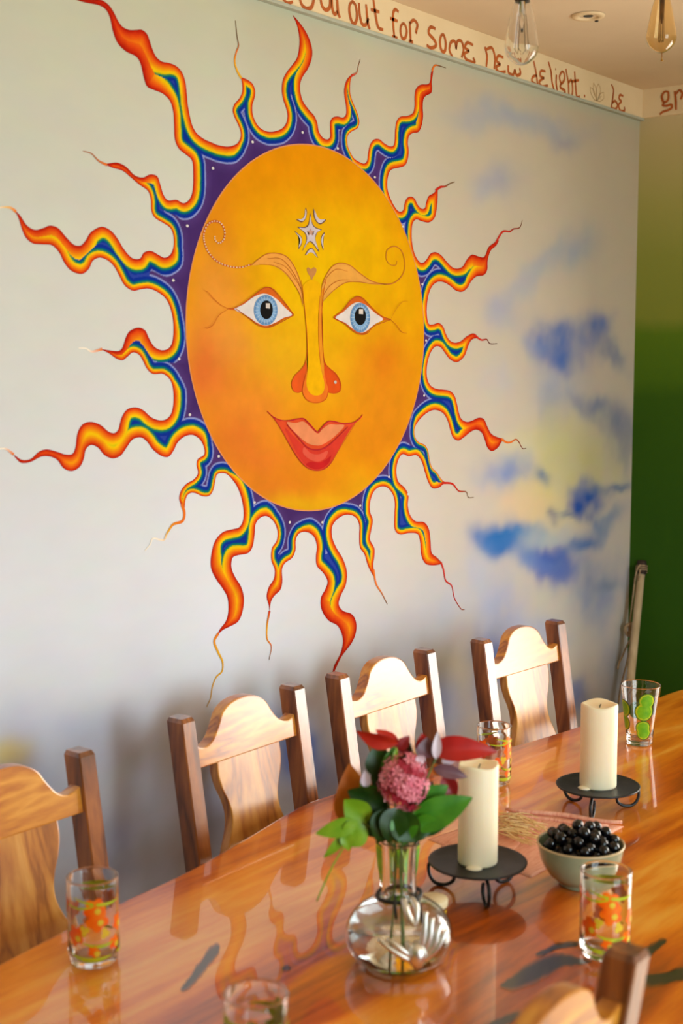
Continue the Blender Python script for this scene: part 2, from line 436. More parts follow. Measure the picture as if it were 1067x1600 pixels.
# ---- lettering: painted strokes on the boards
Z = {'A': (400, 0, 3.334), 'B': (700, 60, 2.907), 'C': (940, 0, 8.0), 'D': (667, 0, 2.6675)}
def zpx(zk, pts):
    ox, oy, s = Z[zk]; return [(ox + x / s, oy + y / s) for x, y in pts]
def ribbon_mesh(bm, pts, widths, nrm, lift):
    """flat ribbon through 3d pts lying in a plane with normal nrm"""
    pts = [Vector(p) for p in pts]; n = Vector(nrm); n.normalize()
    L, R_ = [], []
    for i, p in enumerate(pts):
        t = (pts[min(i + 1, len(pts) - 1)] - pts[max(i - 1, 0)])
        t.normalize(); s = n.cross(t); w = widths[i] / 2
        L.append(bm.verts.new(p + s * w + n * lift)); R_.append(bm.verts.new(p - s * w + n * lift))
    for i in range(len(pts) - 1):
        bm.faces.new((L[i], R_[i], R_[i + 1], L[i + 1]))
def stroke(bm, px_pts, w_px, plane, lift=0.0006, taper=0.8):
    c = catmull(px_pts, 5)
    p3 = [plane(x, y) for x, y in c]
    n = len(c)
    ws = []
    for i, q in enumerate(p3):
        k = i / (n - 1)
        ws.append(1.4 * w_px * depth_of(q) / F * (taper + (1 - taper) * math.sin(math.pi * min(max(k, .0), 1))) )
    nr = (0, -1, 0) if plane is plane_left else RN
    ribbon_mesh(bm, p3, ws, nr, lift)
def dot(bm, x, y, r_px, plane, lift=0.0006):
    q = plane(x, y); r = r_px * depth_of(q) / F
    nr = Vector((0, -1, 0) if plane is plane_left else RN)
    s = nr.cross(Vector((0, 0, 1)))
    bm.faces.new([bm.verts.new(Vector(q) + nr * lift + s * (r * math.cos(a)) + Vector((0, 0, r * math.sin(a)))) for a in [2 * math.pi * k / 12 for k in range(12)]])
def plane_left(x, y): return ony(x, y, WY - BT)
RN = Vector((-1, -SKEW, 0)).normalized()
def plane_right(x, y):
    d = ray(x, y); p0 = Vector((CX - .012, WY, 0)); n = RN
    t = (p0 - Vector(CAM)).dot(n) / Vector(d).dot(n); return CAM + d * t
WORDS = [
 ('letter_s', 'A', 12, [[(140, -4), (165, 16), (192, 10)]]),
 ('word_you', 'A', 15, [[(226, -12), (238, 25), (262, 45), (288, 38), (300, 0), (302, -14)], [(335, -12), (343, 30), (362, 52), (382, 40), (386, 0), (384, -14)], [(394, -14), (396, 40), (408, 74), (424, 60)], [(421, -14), (426, 60), (437, 94)]]),
 ('word_out', 'A', 14, [[(498, 10), (487, 28), (486, 65), (498, 112), (515, 122), (525, 90), (520, 35), (505, 10), (498, 10)], [(535, 15), (540, 80), (552, 125), (572, 128), (585, 95)], [(572, 22), (582, 120), (592, 152)], [(610, -8), (622, 80), (636, 142), (662, 156)], [(597, 50), (642, 63)]]),
 ('word_for', 'A', 13, [[(742, 62), (724, 50), (713, 75), (715, 140), (720, 195)], [(697, 95), (737, 110)], [(708, 190), (736, 198)], [(762, 122), (752, 145), (754, 180), (765, 203), (779, 192), (784, 158), (774, 128), (762, 122)], [(800, 112), (802, 170), (805, 218)], [(801, 122), (820, 105), (840, 128), (833, 165), (838, 172)], [(795, 214), (817, 219)]]),
 ('word_some', 'A', 14, [[(934, 150), (908, 142), (898, 172), (925, 205), (938, 236), (912, 250), (888, 236)], [(968, 178), (958, 205), (960, 245), (972, 270), (985, 260), (987, 220), (978, 185), (968, 178)]]),
 ('word_some_end', 'D', 10, [[(106, 238), (93, 208), (100, 176), (116, 174), (121, 205)], [(121, 205), (127, 172), (144, 174), (152, 208), (144, 240)], [(192, 188), (168, 178), (158, 198), (176, 212)], [(176, 212), (155, 226), (166, 250), (198, 260), (192, 240)]]),
 ('word_new', 'D', 10, [[(241, 195), (250, 235), (247, 278)], [(247, 206), (270, 200), (283, 240), (280, 288)], [(318, 240), (297, 233), (290, 254), (306, 268)], [(306, 268), (288, 281), (300, 301), (328, 298)], [(338, 272), (340, 303), (358, 312), (366, 290)], [(366, 290), (373, 313), (389, 307), (386, 284)]]),
 ('word_delight', 'B', 9.5, [[(388, 102), (398, 150), (405, 200), (410, 218)], [(402, 168), (386, 174), (380, 194), (402, 212)], [(442, 150), (421, 148), (418, 170), (436, 180)], [(436, 180), (414, 196), (425, 218), (453, 214)], [(455, 106), (467, 150), (472, 200), (482, 237)], [(492, 165), (490, 200), (496, 242)], [(516, 150), (505, 175), (514, 204), (528, 185), (526, 158), (516, 150)], [(514, 204), (508, 222), (530, 238), (522, 254), (506, 248)], [(534, 138), (545, 200), (548, 264)], [(546, 202), (559, 190), (565, 226), (562, 266)], [(574, 150), (578, 210), (584, 264), (598, 264)], [(560, 196), (594, 190)]]),
 ('word_be', 'C', 24, [[(118, 1055), (146, 1120), (140, 1200), (126, 1300), (118, 1350)], [(126, 1292), (165, 1262), (196, 1312), (175, 1360), (122, 1348)], [(268, 1202), (228, 1188), (215, 1232), (248, 1268)], [(248, 1272), (210, 1310), (230, 1382), (284, 1382), (280, 1335)]]),
]
for nm, zk, w, strokes in WORDS:
    bm = bmesh.new()
    for s in strokes: stroke(bm, zpx(zk, s), w / Z[zk][2], plane_left)
    if nm == 'word_delight':
        dot(bm, *zpx('B', [(488, 140)])[0], 1.7, plane_left); dot(bm, *zpx('B', [(619, 262)])[0], 2.3, plane_left)
    obj('lettering', bm, 'letter_paint', trim1)
bm = bmesh.new()
for s in ([(645, 222), (648, 250), (662, 276), (674, 284)], [(645, 222), (660, 235), (668, 262), (674, 284)], [(660, 202), (658, 235), (666, 262)], [(660, 202), (672, 230), (675, 262), (674, 284)], [(682, 206), (672, 232), (674, 284)], [(682, 206), (692, 232), (686, 262), (676, 284)], [(706, 246), (690, 252), (678, 284)], [(706, 246), (706, 272), (690, 286), (676, 284)], [(696, 262), (688, 270), (692, 278)]):
    stroke(bm, zpx('B', s), 1.0, plane_left)
obj('lotus_drawing', bm, 'sketch_line_paint', trim1)
bm = bmesh.new()
for s in ([(838, 1148), (790, 1150), (758, 1205), (772, 1268), (806, 1276), (838, 1235), (838, 1148)], [(795, 1276), (768, 1318), (820, 1325), (872, 1308), (878, 1350), (830, 1380), (765, 1402), (732, 1436)], [(918, 1140), (930, 1250), (934, 1376)], [(932, 1180), (975, 1130), (1012, 1165), (1000, 1225), (985, 1240)]):
    stroke(bm, zpx('C', s), 2.6, plane_right, 0.003)
obj('lettering', bm, 'letter_paint', trim2)

# ================================================================== THE SUN MURAL (flat paint on the wall)
Z.update({'a': (0, 0, 2.6675), 'g': (100, 0, 4.446), 'h': (320, 20, 4.104), 'i': (500, 80, 4.104), 'd': (0, 280, 3.138), 'e': (0, 580, 3.138),
          'f': (240, 740, 3.334), 'j': (480, 600, 2.964), 'k': (560, 260, 3.557), 'l': (620, 520, 4.85)})
# outline of the flames, valley by valley, clockwise from the upper left flame: each runs from one tip to the next
VAL = [
 [('g', [(60, -12), (130, -6), (200, -4), (260, 0), (310, 35), (345, 85), (375, 145), (405, 185), (450, 207), (500, 208), (540, 207), (575, 235), (595, 285), (615, 345), (640, 395), (680, 428), (730, 438), (780, 460), (820, 505), (842, 570), (852, 650), (858, 720), (872, 800), (890, 870), (920, 925), (970, 965), (1030, 992)]),
  ('h', [(82, 848), (150, 858), (205, 840), (228, 800), (228, 760), (212, 715), (190, 670), (178, 625), (190, 585), (220, 550), (238, 510), (240, 470), (235, 435), (230, 412)])],
 [('h', [(230, 412), (270, 428), (305, 455), (322, 500), (318, 545), (305, 590), (305, 640), (320, 690), (350, 735), (395, 760), (440, 762), (490, 745), (520, 710), (530, 660), (520, 610), (500, 550), (493, 490), (500, 430), (525, 380), (560, 335), (590, 290), (603, 230), (605, 160), (590, 80), (560, 10)])],
 [('h', [(560, 10), (600, 55), (640, 110), (670, 170), (688, 240), (683, 300), (660, 360), (630, 405), (612, 450), (612, 510), (630, 570), (665, 620), (700, 660), (720, 705), (730, 760), (755, 800), (785, 812), (803, 795), (803, 750), (803, 700), (820, 672), (850, 665), (885, 672), (905, 650), (905, 600), (895, 540), (893, 490), (905, 440), (925, 410), (944, 398)])],
 [('h', [(944, 398), (933, 440), (930, 500), (940, 550), (960, 600), (980, 650), (990, 700), (978, 740), (940, 762), (915, 790)]),
  ('i', [(174, 590), (185, 630), (215, 685), (255, 712), (285, 720), (302, 700), (308, 650), (320, 600), (345, 567), (380, 565), (410, 590), (445, 610), (470, 605), (478, 570), (480, 510), (490, 450), (515, 420), (560, 415), (595, 395), (605, 350), (605, 290), (615, 240), (645, 215), (690, 212), (705, 190), (710, 140), (728, 98)])],
 [('i', [(728, 98), (722, 150), (715, 200), (718, 240), (710, 270), (680, 285), (662, 310), (658, 360), (660, 420), (650, 480), (630, 518), (595, 525), (570, 545), (562, 590), (568, 640), (560, 700), (540, 735), (500, 748), (460, 758), (440, 785), (430, 840), (435, 900), (460, 965), (490, 1015), (515, 1030), (535, 1015), (540, 980), (555, 945), (580, 932), (605, 945), (625, 985), (650, 1010), (672, 1005), (680, 970), (695, 930), (725, 912), (752, 884)])],
 [('k', [(440, 124), (440, 150), (438, 200), (432, 250), (420, 290), (390, 312), (350, 305), (320, 295), (300, 320), (295, 380), (300, 440), (315, 495), (340, 532), (360, 535), (380, 515), (400, 485), (430, 477), (460, 495), (490, 530), (520, 560), (550, 568), (580, 555), (600, 520), (630, 490), (665, 500), (695, 505), (710, 480), (725, 445), (782, 408)])],
 [('k', [(782, 408), (765, 440), (735, 468), (718, 520), (715, 575), (695, 605), (655, 612), (625, 640), (605, 675), (575, 697), (540, 690), (510, 665), (475, 645), (440, 642), (410, 665), (390, 710), (380, 770), (380, 830), (390, 875), (415, 878), (445, 870), (470, 890), (485, 930), (505, 965), (535, 980), (570, 970), (600, 945), (640, 928), (672, 955)])],
 [('l', [(640, 52), (600, 42), (565, 55), (540, 100), (515, 170), (480, 210), (445, 223), (400, 200), (365, 155), (330, 110), (290, 105), (255, 150), (235, 210), (225, 280), (230, 350), (255, 400), (300, 425), (350, 430), (400, 440), (435, 475), (455, 540), (470, 610), (490, 655), (530, 675), (570, 665), (620, 643), (660, 655), (685, 710), (715, 765), (760, 790), (815, 806)])],
 [('l', [(815, 806), (790, 830), (765, 870), (720, 897), (685, 870), (665, 810), (640, 755), (600, 735), (560, 750), (510, 790), (465, 817), (425, 795), (405, 740), (385, 670), (350, 610), (290, 585), (230, 605), (170, 660), (135, 720), (135, 780), (160, 825), (210, 850), (235, 890), (245, 950), (265, 1020)]),
  ('j', [(600, 410), (620, 440), (640, 458)])],
 [('j', [(640, 458), (625, 467), (610, 480), (580, 483), (560, 455), (545, 410), (530, 360), (505, 330), (470, 335), (440, 325), (420, 355), (412, 400), (420, 450), (450, 480), (468, 515), (465, 560), (475, 605), (500, 635), (540, 640), (562, 670), (570, 720), (575, 780), (600, 803), (625, 830)])],
 [('j', [(625, 830), (612, 836), (575, 840), (545, 830), (527, 790), (522, 730), (510, 695), (470, 690), (430, 697), (405, 675), (403, 610), (405, 550), (395, 510), (370, 480), (340, 475), (310, 495), (292, 540), (290, 590), (303, 630), (295, 680), (290, 720), (310, 760), (310, 800), (305, 840), (314, 900)])],
 [('j', [(314, 900), (300, 880), (280, 840), (265, 790), (243, 755), (240, 700), (240, 650), (220, 615), (180, 605), (140, 625), (115, 660), (115, 710), (135, 760), (165, 810), (183, 870), (178, 930), (155, 980), (145, 1020), (165, 1050), (205, 1065), (225, 1100), (225, 1150), (205, 1200), (160, 1260), (135, 1310), (122, 1342)])],
 [('f', [(928, 1048), (940, 1000), (975, 930), (985, 860), (960, 795), (910, 765), (875, 710), (870, 650), (895, 600), (905, 560), (885, 520), (850, 480), (845, 430), (850, 380), (835, 330), (800, 305), (760, 310), (740, 345), (738, 400), (720, 440), (685, 465), (668, 500), (670, 560), (660, 605), (630, 635), (610, 670), (604, 736)])],
 [('f', [(604, 736), (600, 690), (588, 640), (600, 590), (625, 550), (630, 500), (612, 450), (615, 390), (640, 350), (645, 300), (625, 250), (590, 222), (555, 230), (530, 265), (525, 320), (515, 380), (490, 415), (440, 425), (410, 440), (405, 490), (425, 540), (455, 590), (470, 650), (462, 720), (440, 770), (400, 795), (360, 815), (330, 845)])],
 [('f', [(330, 845), (345, 810), (375, 770), (388, 720), (385, 650), (360, 600), (325, 550), (298, 490), (300, 420), (320, 350), (360, 305), (410, 290), (445, 280), (465, 245), (468, 190), (455, 120), (430, 60), (390, 10), (360, -3), (330, 5), (320, 40), (310, 85), (290, 115), (255, 118), (210, 100), (180, 108), (165, 140), (160, 190), (146, 240)])],
 [('e', [(885, 740), (900, 700), (895, 670), (878, 630), (885, 590), (910, 555), (950, 530), (970, 500), (963, 460), (970, 430), (1000, 410), (1000, 375), (980, 335), (945, 313), (905, 320), (870, 350), (850, 390), (825, 420), (790, 415), (750, 385), (720, 345), (690, 325), (650, 335), (620, 375), (590, 415), (550, 428), (510, 410), (480, 375), (445, 362), (420, 385), (410, 430), (390, 470), (350, 490), (310, 475), (280, 435), (240, 418), (200, 420), (150, 445), (105, 450), (80, 430), (60, 402)])],
 [('e', [(60, 402), (80, 418), (110, 435), (150, 430), (190, 395), (230, 383), (280, 395), (320, 408), (355, 405), (370, 370), (378, 310), (400, 265), (440, 248), (490, 262), (530, 295), (560, 303), (580, 285), (595, 230), (620, 190), (660, 177), (700, 190), (740, 225), (780, 240), (815, 235), (840, 205), (850, 150), (848, 90), (835, 45)]),
  ('d', [(800, 955), (750, 955), (720, 930), (700, 890), (680, 860), (650, 850), (625, 870), (600, 888), (570, 880), (535, 855), (490, 832)])],
 [('d', [(490, 832), (545, 840), (580, 842), (600, 825), (615, 780), (635, 745), (675, 728), (710, 740), (730, 780), (755, 820), (790, 838), (825, 830), (845, 795), (850, 720), (840, 650), (815, 590), (775, 555), (730, 537), (690, 540), (650, 547), (610, 520), (585, 475), (560, 430), (530, 400), (490, 385), (455, 400), (435, 440), (400, 465), (350, 450), (315, 410), (290, 360), (255, 325), (210, 320), (160, 315), (125, 285), (105, 240), (90, 190), (70, 150)])],
 [('d', [(70, 150), (100, 180), (130, 225), (170, 248), (210, 240), (245, 227), (285, 240), (320, 280), (360, 320), (395, 325), (420, 300), (445, 260), (495, 233), (540, 250), (575, 290), (605, 340), (645, 385), (685, 390), (705, 360), (740, 352), (775, 370), (805, 385), (835, 370), (850, 330), (850, 280), (835, 240), (800, 215), (760, 190), (742, 155)]),
  ('a', [(628, 830), (615, 795), (580, 770), (545, 740), (510, 712), (470, 700), (432, 684)])],
 [('a', [(432, 684), (460, 680), (490, 678), (525, 695), (560, 730), (595, 740), (625, 727), (655, 735), (668, 770), (680, 810), (700, 835), (735, 833), (765, 847), (790, 830), (803, 790), (805, 720), (800, 670), (775, 645), (745, 620), (728, 580), (725, 520), (722, 470), (710, 425), (680, 392), (640, 375), (612, 360), (598, 320), (585, 265), (565, 235), (525, 215), (490, 180), (470, 130), (458, 75), (440, 40), (410, 22), (360, 12), (330, 4), (302, -7)])],
]
# per flame: tip of the blue core, width scale of the bands, how far the outer colours reach at the tip (1 = yellow, 2 = red)
CORE = [('g', 650, 505, 1.0, 2.1), ('h', 263, 470, .85, 1.5), ('h', 607, 340, 1.0, 1.7), ('h', 930, 560, .8, 1.3), ('i', 612, 425, .85, 1.6), ('k', 405, 205, .8, 1.4), ('k', 628, 570, .95, 1.7),
        ('k', 582, 1000, .8, 1.6), ('j', 716, 203, .85, 1.9), ('j', 610, 437, .75, 1.3), ('j', 517, 672, .85, 1.6), ('j', 288, 808, .8, 1.25), ('j', 112, 998, 1.0, 1.7), ('f', 648, 498, .9, 2.2),
        ('f', 358, 452, 1.0, 1.12), ('e', 897, 618, .85, 1.2), ('e', 628, 286, 1.05, 1.12), ('d', 678, 828, .95, 1.15), ('d', 453, 358, 1.1, 1.35), ('a', 628, 785, .9, 1.8)]
# thin tails that run on from the tips: points, width in px at the start, colours from start to end
OR, YO, RD, BR, CR, TN = (226, 112, 36), (226, 164, 40), (196, 40, 26), (120, 92, 64), (246, 232, 212), (176, 120, 90)
TAILS = [
 (1, 'h', [(232, 420), (205, 370), (190, 310), (200, 255), (215, 210), (205, 150), (195, 50)], 4.2, [YO, YO, OR, BR, BR]),
 (3, 'h', [(938, 404), (960, 394), (975, 380), (983, 340), (995, 300)], 4.0, [RD, TN, BR]),
 (4, 'i', [(716, 125), (735, 92), (765, 95), (805, 108)], 4.5, [OR, OR, BR, BR]),
 (5, 'i', [(738, 895), (770, 872), (800, 868), (830, 850), (862, 838)], 5.0, [RD, RD, BR, BR]),
 (6, 'k', [(760, 428), (790, 375), (810, 360), (840, 362), (860, 348), (895, 340), (910, 300)], 5.0, [RD, RD, (150, 30, 24), BR]),
 (7, 'k', [(640, 936), (665, 955), (685, 965), (712, 962), (730, 985), (770, 985)], 4.5, [RD, RD, (110, 40, 30), (70, 50, 44)]),
 (8, 'l', [(790, 805), (830, 830), (865, 828), (900, 808), (925, 830), (950, 876), (978, 874)], 4.6, [OR, OR, (150, 60, 40), (100, 70, 56)]),
 (9, 'j', [(622, 458), (670, 462), (700, 495), (735, 500), (745, 525), (770, 525)], 4.4, [RD, RD, BR, BR]),
 (10, 'j', [(618, 825), (630, 860), (640, 910), (668, 935), (680, 990), (710, 1040), (728, 1045)], 4.4, [RD, RD, RD, BR]),
 (11, 'j', [(306, 860), (318, 925), (345, 970), (370, 1020)], 5.0, [OR, OR, BR]),
 (13, 'f', [(603, 715), (590, 790), (590, 860), (612, 900), (600, 970)], 4.2, [RD, YO, OR, BR]),
 (14, 'f', [(336, 832), (315, 875), (335, 930), (358, 980), (355, 1030), (325, 1060), (305, 1110), (295, 1170), (275, 1215)], 4.6, [OR, YO, YO, YO, (196, 160, 80)]),
 (15, 'e', [(890, 650), (903, 695), (893, 735), (850, 750), (830, 775), (815, 800), (800, 828), (750, 820), (735, 850), (710, 880)], 5.2, [OR, OR, YO, CR, CR]),
 (16, 'e', [(66, 408), (30, 382), (0, 380), (-40, 388)], 3.4, [OR, CR, CR]),
 (17, 'd', [(500, 833), (450, 845), (420, 830), (385, 828)], 3.6, [OR, CR, CR]),
 (18, 'd', [(78, 160), (50, 140), (10, 138), (-30, 145)], 4.0, [OR, (236, 190, 120), CR]),
 (19, 'a', [(445, 688), (410, 670), (380, 640), (345, 630)], 3.6, [OR, TN, TN]),
]
mural = thing('sun_mural', 'large painted sun with a calm human face and rainbow flame rays on pale wall', 'mural')

# face circle on the wall, fitted to its outline
fit = wall_uz([(290, 520), (660, 505), (450, 227), (487, 795), (340, 330), (612, 315), (322, 680), (617, 700)], WY)
A = np.c_[2 * fit, np.ones(len(fit))]; sol = np.linalg.lstsq(A, (fit ** 2).sum(1), rcond=None)[0]
FC = sol[:2]; FR = math.sqrt(sol[2] + FC @ FC)
mural.location = (FC[0], WY, FC[1])
ML = Vector((FC[0], WY, FC[1]))
def lay(k): return -0.0005 * k          # paint layers, in the mural's own frame

RAMP_OUT = [(0.0, (160, 24, 10)), (0.08, (200, 36, 10)), (0.22, (228, 74, 16)), (0.42, (240, 118, 18)), (0.60, (246, 158, 12)), (0.80, (250, 200, 6)), (0.94, (226, 200, 16)), (1.0, (110, 156, 40))]
RAMP_IN = [(0.0, (100, 150, 40)), (2.0, (10, 126, 96)), (4.6, (4, 98, 122)), (7.0, (8, 50, 150)), (12.5, (12, 44, 150)), (14.0, (60, 84, 178)), (15.2, (150, 160, 214)), (17.2, (140, 146, 204)), (18.6, (82, 54, 118)), (40, (70, 42, 104))]
def ramp(tab, t):
    xs = [a for a, _ in tab]; cs = np.array([lin(c) for _, c in tab])
    return np.stack([np.interp(t, xs, cs[:, k]) for k in range(3)], -1)

def build_flames():
    curves = []; offs = []; rays_ = []
    for i, parts in enumerate(VAL):
        px = [q for zk, pts in parts for q in zpx(zk, pts)]
        curves.append(wall_uz(catmull(px, 5), WY) * 1000.0)      # millimetres
    fc = FC * 1000.0
    n = len(curves)
    core = [wall_uz(zpx(c[0], [(c[1], c[2])]), WY)[0] * 1000.0 for c in CORE]
    for i, c in enumerate(curves):
        j = (i + 1) % n
        s = np.r_[0, np.cumsum(np.hypot(*np.diff(c, axis=0).T))]
        mid = int(np.argmin(np.hypot(*(c - fc).T)))
        off = np.zeros(len(c)); rid = np.zeros(len(c), int)
        for side, r in ((0, i), (1, j)):
            idx = np.arange(0, mid + 1) if side == 0 else np.arange(mid, len(c))
            dd = np.hypot(*(c[idx] - core[r]).T); k = idx[int(np.argmin(dd))]; h = dd.min()
            st = np.abs(s[idx] - (s[0] if side == 0 else s[-1]))   # arc length from the tip
            sc = abs(s[k] - (s[0] if side == 0 else s[-1]))
            w0 = min(20.0 * CORE[r][3], h * 0.85); reach = CORE[r][4]
            q = st - sc                                             # > 0 towards the base
            o_ = np.where(q > 0, w0 + (h - w0) * np.clip(1 - q / 55.0, 0, 1) ** 1.5, h * (1 + (reach - 1) * np.clip(-q / 45.0, 0, 1)))
            off[idx] = o_ if side == 0 else o_
            rid[idx] = r
        offs.append(off); rays_.append(rid)
    P = np.concatenate([c[:-1] for c in curves]); OFF = np.concatenate([o[:-1] for o in offs]); RID = np.concatenate([r[:-1] for r in rays_])
    # smooth the band width along the outline
    ker = np.ones(5) / 5; OFF = np.convolve(np.r_[OFF[-2:], OFF, OFF[:2]], ker, 'valid')
    Q = np.roll(P, -1, 0); OFQ = np.roll(OFF, -1)
    du, dz = 2.2, 1.7
    u0, u1 = P[:, 0].min() - 4, P[:, 0].max() + 4; z0, z1 = P[:, 1].min() - 4, P[:, 1].max() + 4
    us = np.arange(u0, u1, du); zs = np.arange(z0, z1, dz)
    nu, nz_ = len(us), len(zs)
    inside = np.zeros((nz_, nu), bool)
    for r, zz in enumerate(zs):
        m_ = (P[:, 1] <= zz) != (Q[:, 1] <= zz)
        x = np.sort(P[m_, 0] + (zz - P[m_, 1]) / (Q[m_, 1] - P[m_, 1]) * (Q[m_, 0] - P[m_, 0]))
        inside[r] = np.searchsorted(x, us) % 2 == 1
    D = np.full((nz_, nu), 99.0); OF = np.full((nz_, nu), 16.0); RI = np.zeros((nz_, nu), int)
    T = 48
    for a in range(0, nz_, T):
        for b_ in range(0, nu, T):
            zz = zs[a:a + T]; uu = us[b_:b_ + T]
            cu, cz = (uu[0] + uu[-1]) / 2, (zz[0] + zz[-1]) / 2
            rad = math.hypot(uu[-1] - uu[0], zz[-1] - zz[0]) / 2
            near = np.hypot(P[:, 0] - cu, P[:, 1] - cz) < rad + 75
            blk = inside[a:a + T, b_:b_ + T]
            if not near.any(): continue
            p, q, o1, o2, rr = P[near], Q[near], OFF[near], OFQ[near], RID[near]
            G = np.stack(np.meshgrid(uu, zz), -1).reshape(-1, 1, 2)
            d = (q - p)[None]; L2 = (d ** 2).sum(-1) + 1e-9
            t = np.clip(((G - p[None]) * d).sum(-1) / L2, 0, 1)
            e = G - (p[None] + t[..., None] * d); e2 = (e ** 2).sum(-1)
            k = e2.argmin(1); ar = np.arange(len(k))
            sh = (len(zz), len(uu))
            D[a:a + T, b_:b_ + T] = np.sqrt(e2[ar, k]).reshape(sh)
            tk = t[ar, k]; OF[a:a + T, b_:b_ + T] = (o1[k] * (1 - tk) + o2[k] * tk).reshape(sh)
            RI[a:a + T, b_:b_ + T] = rr[k].reshape(sh)
    S = np.where(inside, D, -D)
    UU, ZZ = np.meshgrid(us, zs)
    rn = np.hypot(UU - fc[0], ZZ - fc[1]) / (FR * 1000.0)
    mot = fbm(UU / 40, ZZ / 40, 2)
    fine = fbm(UU / 9, ZZ / 9, 8) - 0.5
    def colour(S_, OF_, rn_, mot_, fine_):
        S_ = np.maximum(S_, 0)
        t = S_ / OF_
        g = S_ - OF_
        out = ramp(RAMP_OUT, np.clip(t + fine_ * 0.06, 0, 1))
        gg = g + fine_ * 1.2
        gg = np.where(rn_ > 1.26, np.minimum(gg, 13.2), gg)
        inn = ramp(RAMP_IN, gg)
        c = np.where((t < 1)[..., None], out, inn)
        return c * (0.80 + 0.18 * mot_)[..., None]
    C = colour(S, OF, rn, mot, fine)
    part = np.where(rn < 1.13, -1, RI)
    # cells: whole ones as quads, those on the outline clipped where the distance changes sign; the face covers the middle
    cell_in = inside[:-1, :-1].astype(int) + inside[1:, :-1] + inside[:-1, 1:] + inside[1:, 1:]
    cover = rn[:-1, :-1] < 0.965
    owner = part[:-1, :-1]
    for pid in range(-1, n):
        sel = (cell_in == 4) & ~cover & (owner == pid)
        r_, c_ = np.nonzero(sel)
        verts = {}; V = []; VC = []; Fc = []
        ids = np.stack([r_ * nu + c_, r_ * nu + c_ + 1, (r_ + 1) * nu + c_ + 1, (r_ + 1) * nu + c_], 1)
        uniq, inv = np.unique(ids, return_inverse=True)
        V = [(UU.flat[k] / 1000 - FC[0], lay(1 if pid >= 0 else 1.4), ZZ.flat[k] / 1000 - FC[1]) for k in uniq]
        VC = [C.reshape(-1, 3)[k] for k in uniq]
        Fc = inv.reshape(-1, 4).tolist()
        key = {k: x for x, k in enumerate(uniq.tolist())}
        r_, c_ = np.nonzero((cell_in > 0) & (cell_in < 4) & ~cover & (owner == pid))
        edge = ramp(RAMP_OUT, np.array([0.0]))[0]
        for rr, cc in zip(r_.tolist(), c_.tolist()):
            cor = [(rr, cc), (rr, cc + 1), (rr + 1, cc + 1), (rr + 1, cc)]
            poly = []
            for k in range(4):
                A_, B_ = cor[k], cor[(k + 1) % 4]
                sa, sb = S[A_], S[B_]
                if sa > 0:
                    kk = A_[0] * nu + A_[1]
                    if kk not in key:
                        key[kk] = len(V); V.append((UU[A_] / 1000 - FC[0], lay(1), ZZ[A_] / 1000 - FC[1])); VC.append(C[A_])
                    poly.append(key[kk])
                if (sa > 0) != (sb > 0):
                    kk = ('e', min(A_, B_), max(A_, B_))
                    if kk not in key:
                        t = sa / (sa - sb)
                        key[kk] = len(V)
                        V.append(((UU[A_] + t * (UU[B_] - UU[A_])) / 1000 - FC[0], lay(1), (ZZ[A_] + t * (ZZ[B_] - ZZ[A_])) / 1000 - FC[1])); VC.append(edge)
                    poly.append(key[kk])
            if len(poly) >= 3: Fc.append(poly)
        if not Fc: continue
        nm = 'flame_ray' if pid >= 0 else 'halo'
        me = pydata(nm, V, Fc); set_paint(me, np.array(VC))
        o = obj(nm, me, 'mural_paint', mural)
        RAYS[pid] = o
RAYS = {}
build_flames()

def flat_line(bm, uz, widths, layer):
    pts = [(p[0] - FC[0], lay(layer), p[1] - FC[1]) for p in uz]
    ribbon_mesh(bm, pts, widths, (0, -1, 0), 0.0)
PXM = depth_of((FC[0], WY, FC[1])) / F           # metres per pixel at the face
for rid, zk, pts, w, cols in TAILS:
    c = wall_uz(catmull(zpx(zk, pts), 6), WY); n = len(c); bm = bmesh.new()
    ws = [w * PXM * 1.05 * (1 - 0.72 * (i / (n - 1)) ** 0.8) for i in range(n)]
    flat_line(bm, c, ws, 1.8)
    me = bpy.data.meshes.new('tail'); bm.to_mesh(me); bm.free()
    cs = np.array([lin(x) for x in cols]); t = np.repeat(np.linspace(0, len(cols) - 1, n), 2)
    set_paint(me, np.stack([np.interp(t, np.arange(len(cols)), cs[:, k]) for k in range(3)], 1))
    obj('tail', me, 'mural_paint', RAYS.get(rid, mural))

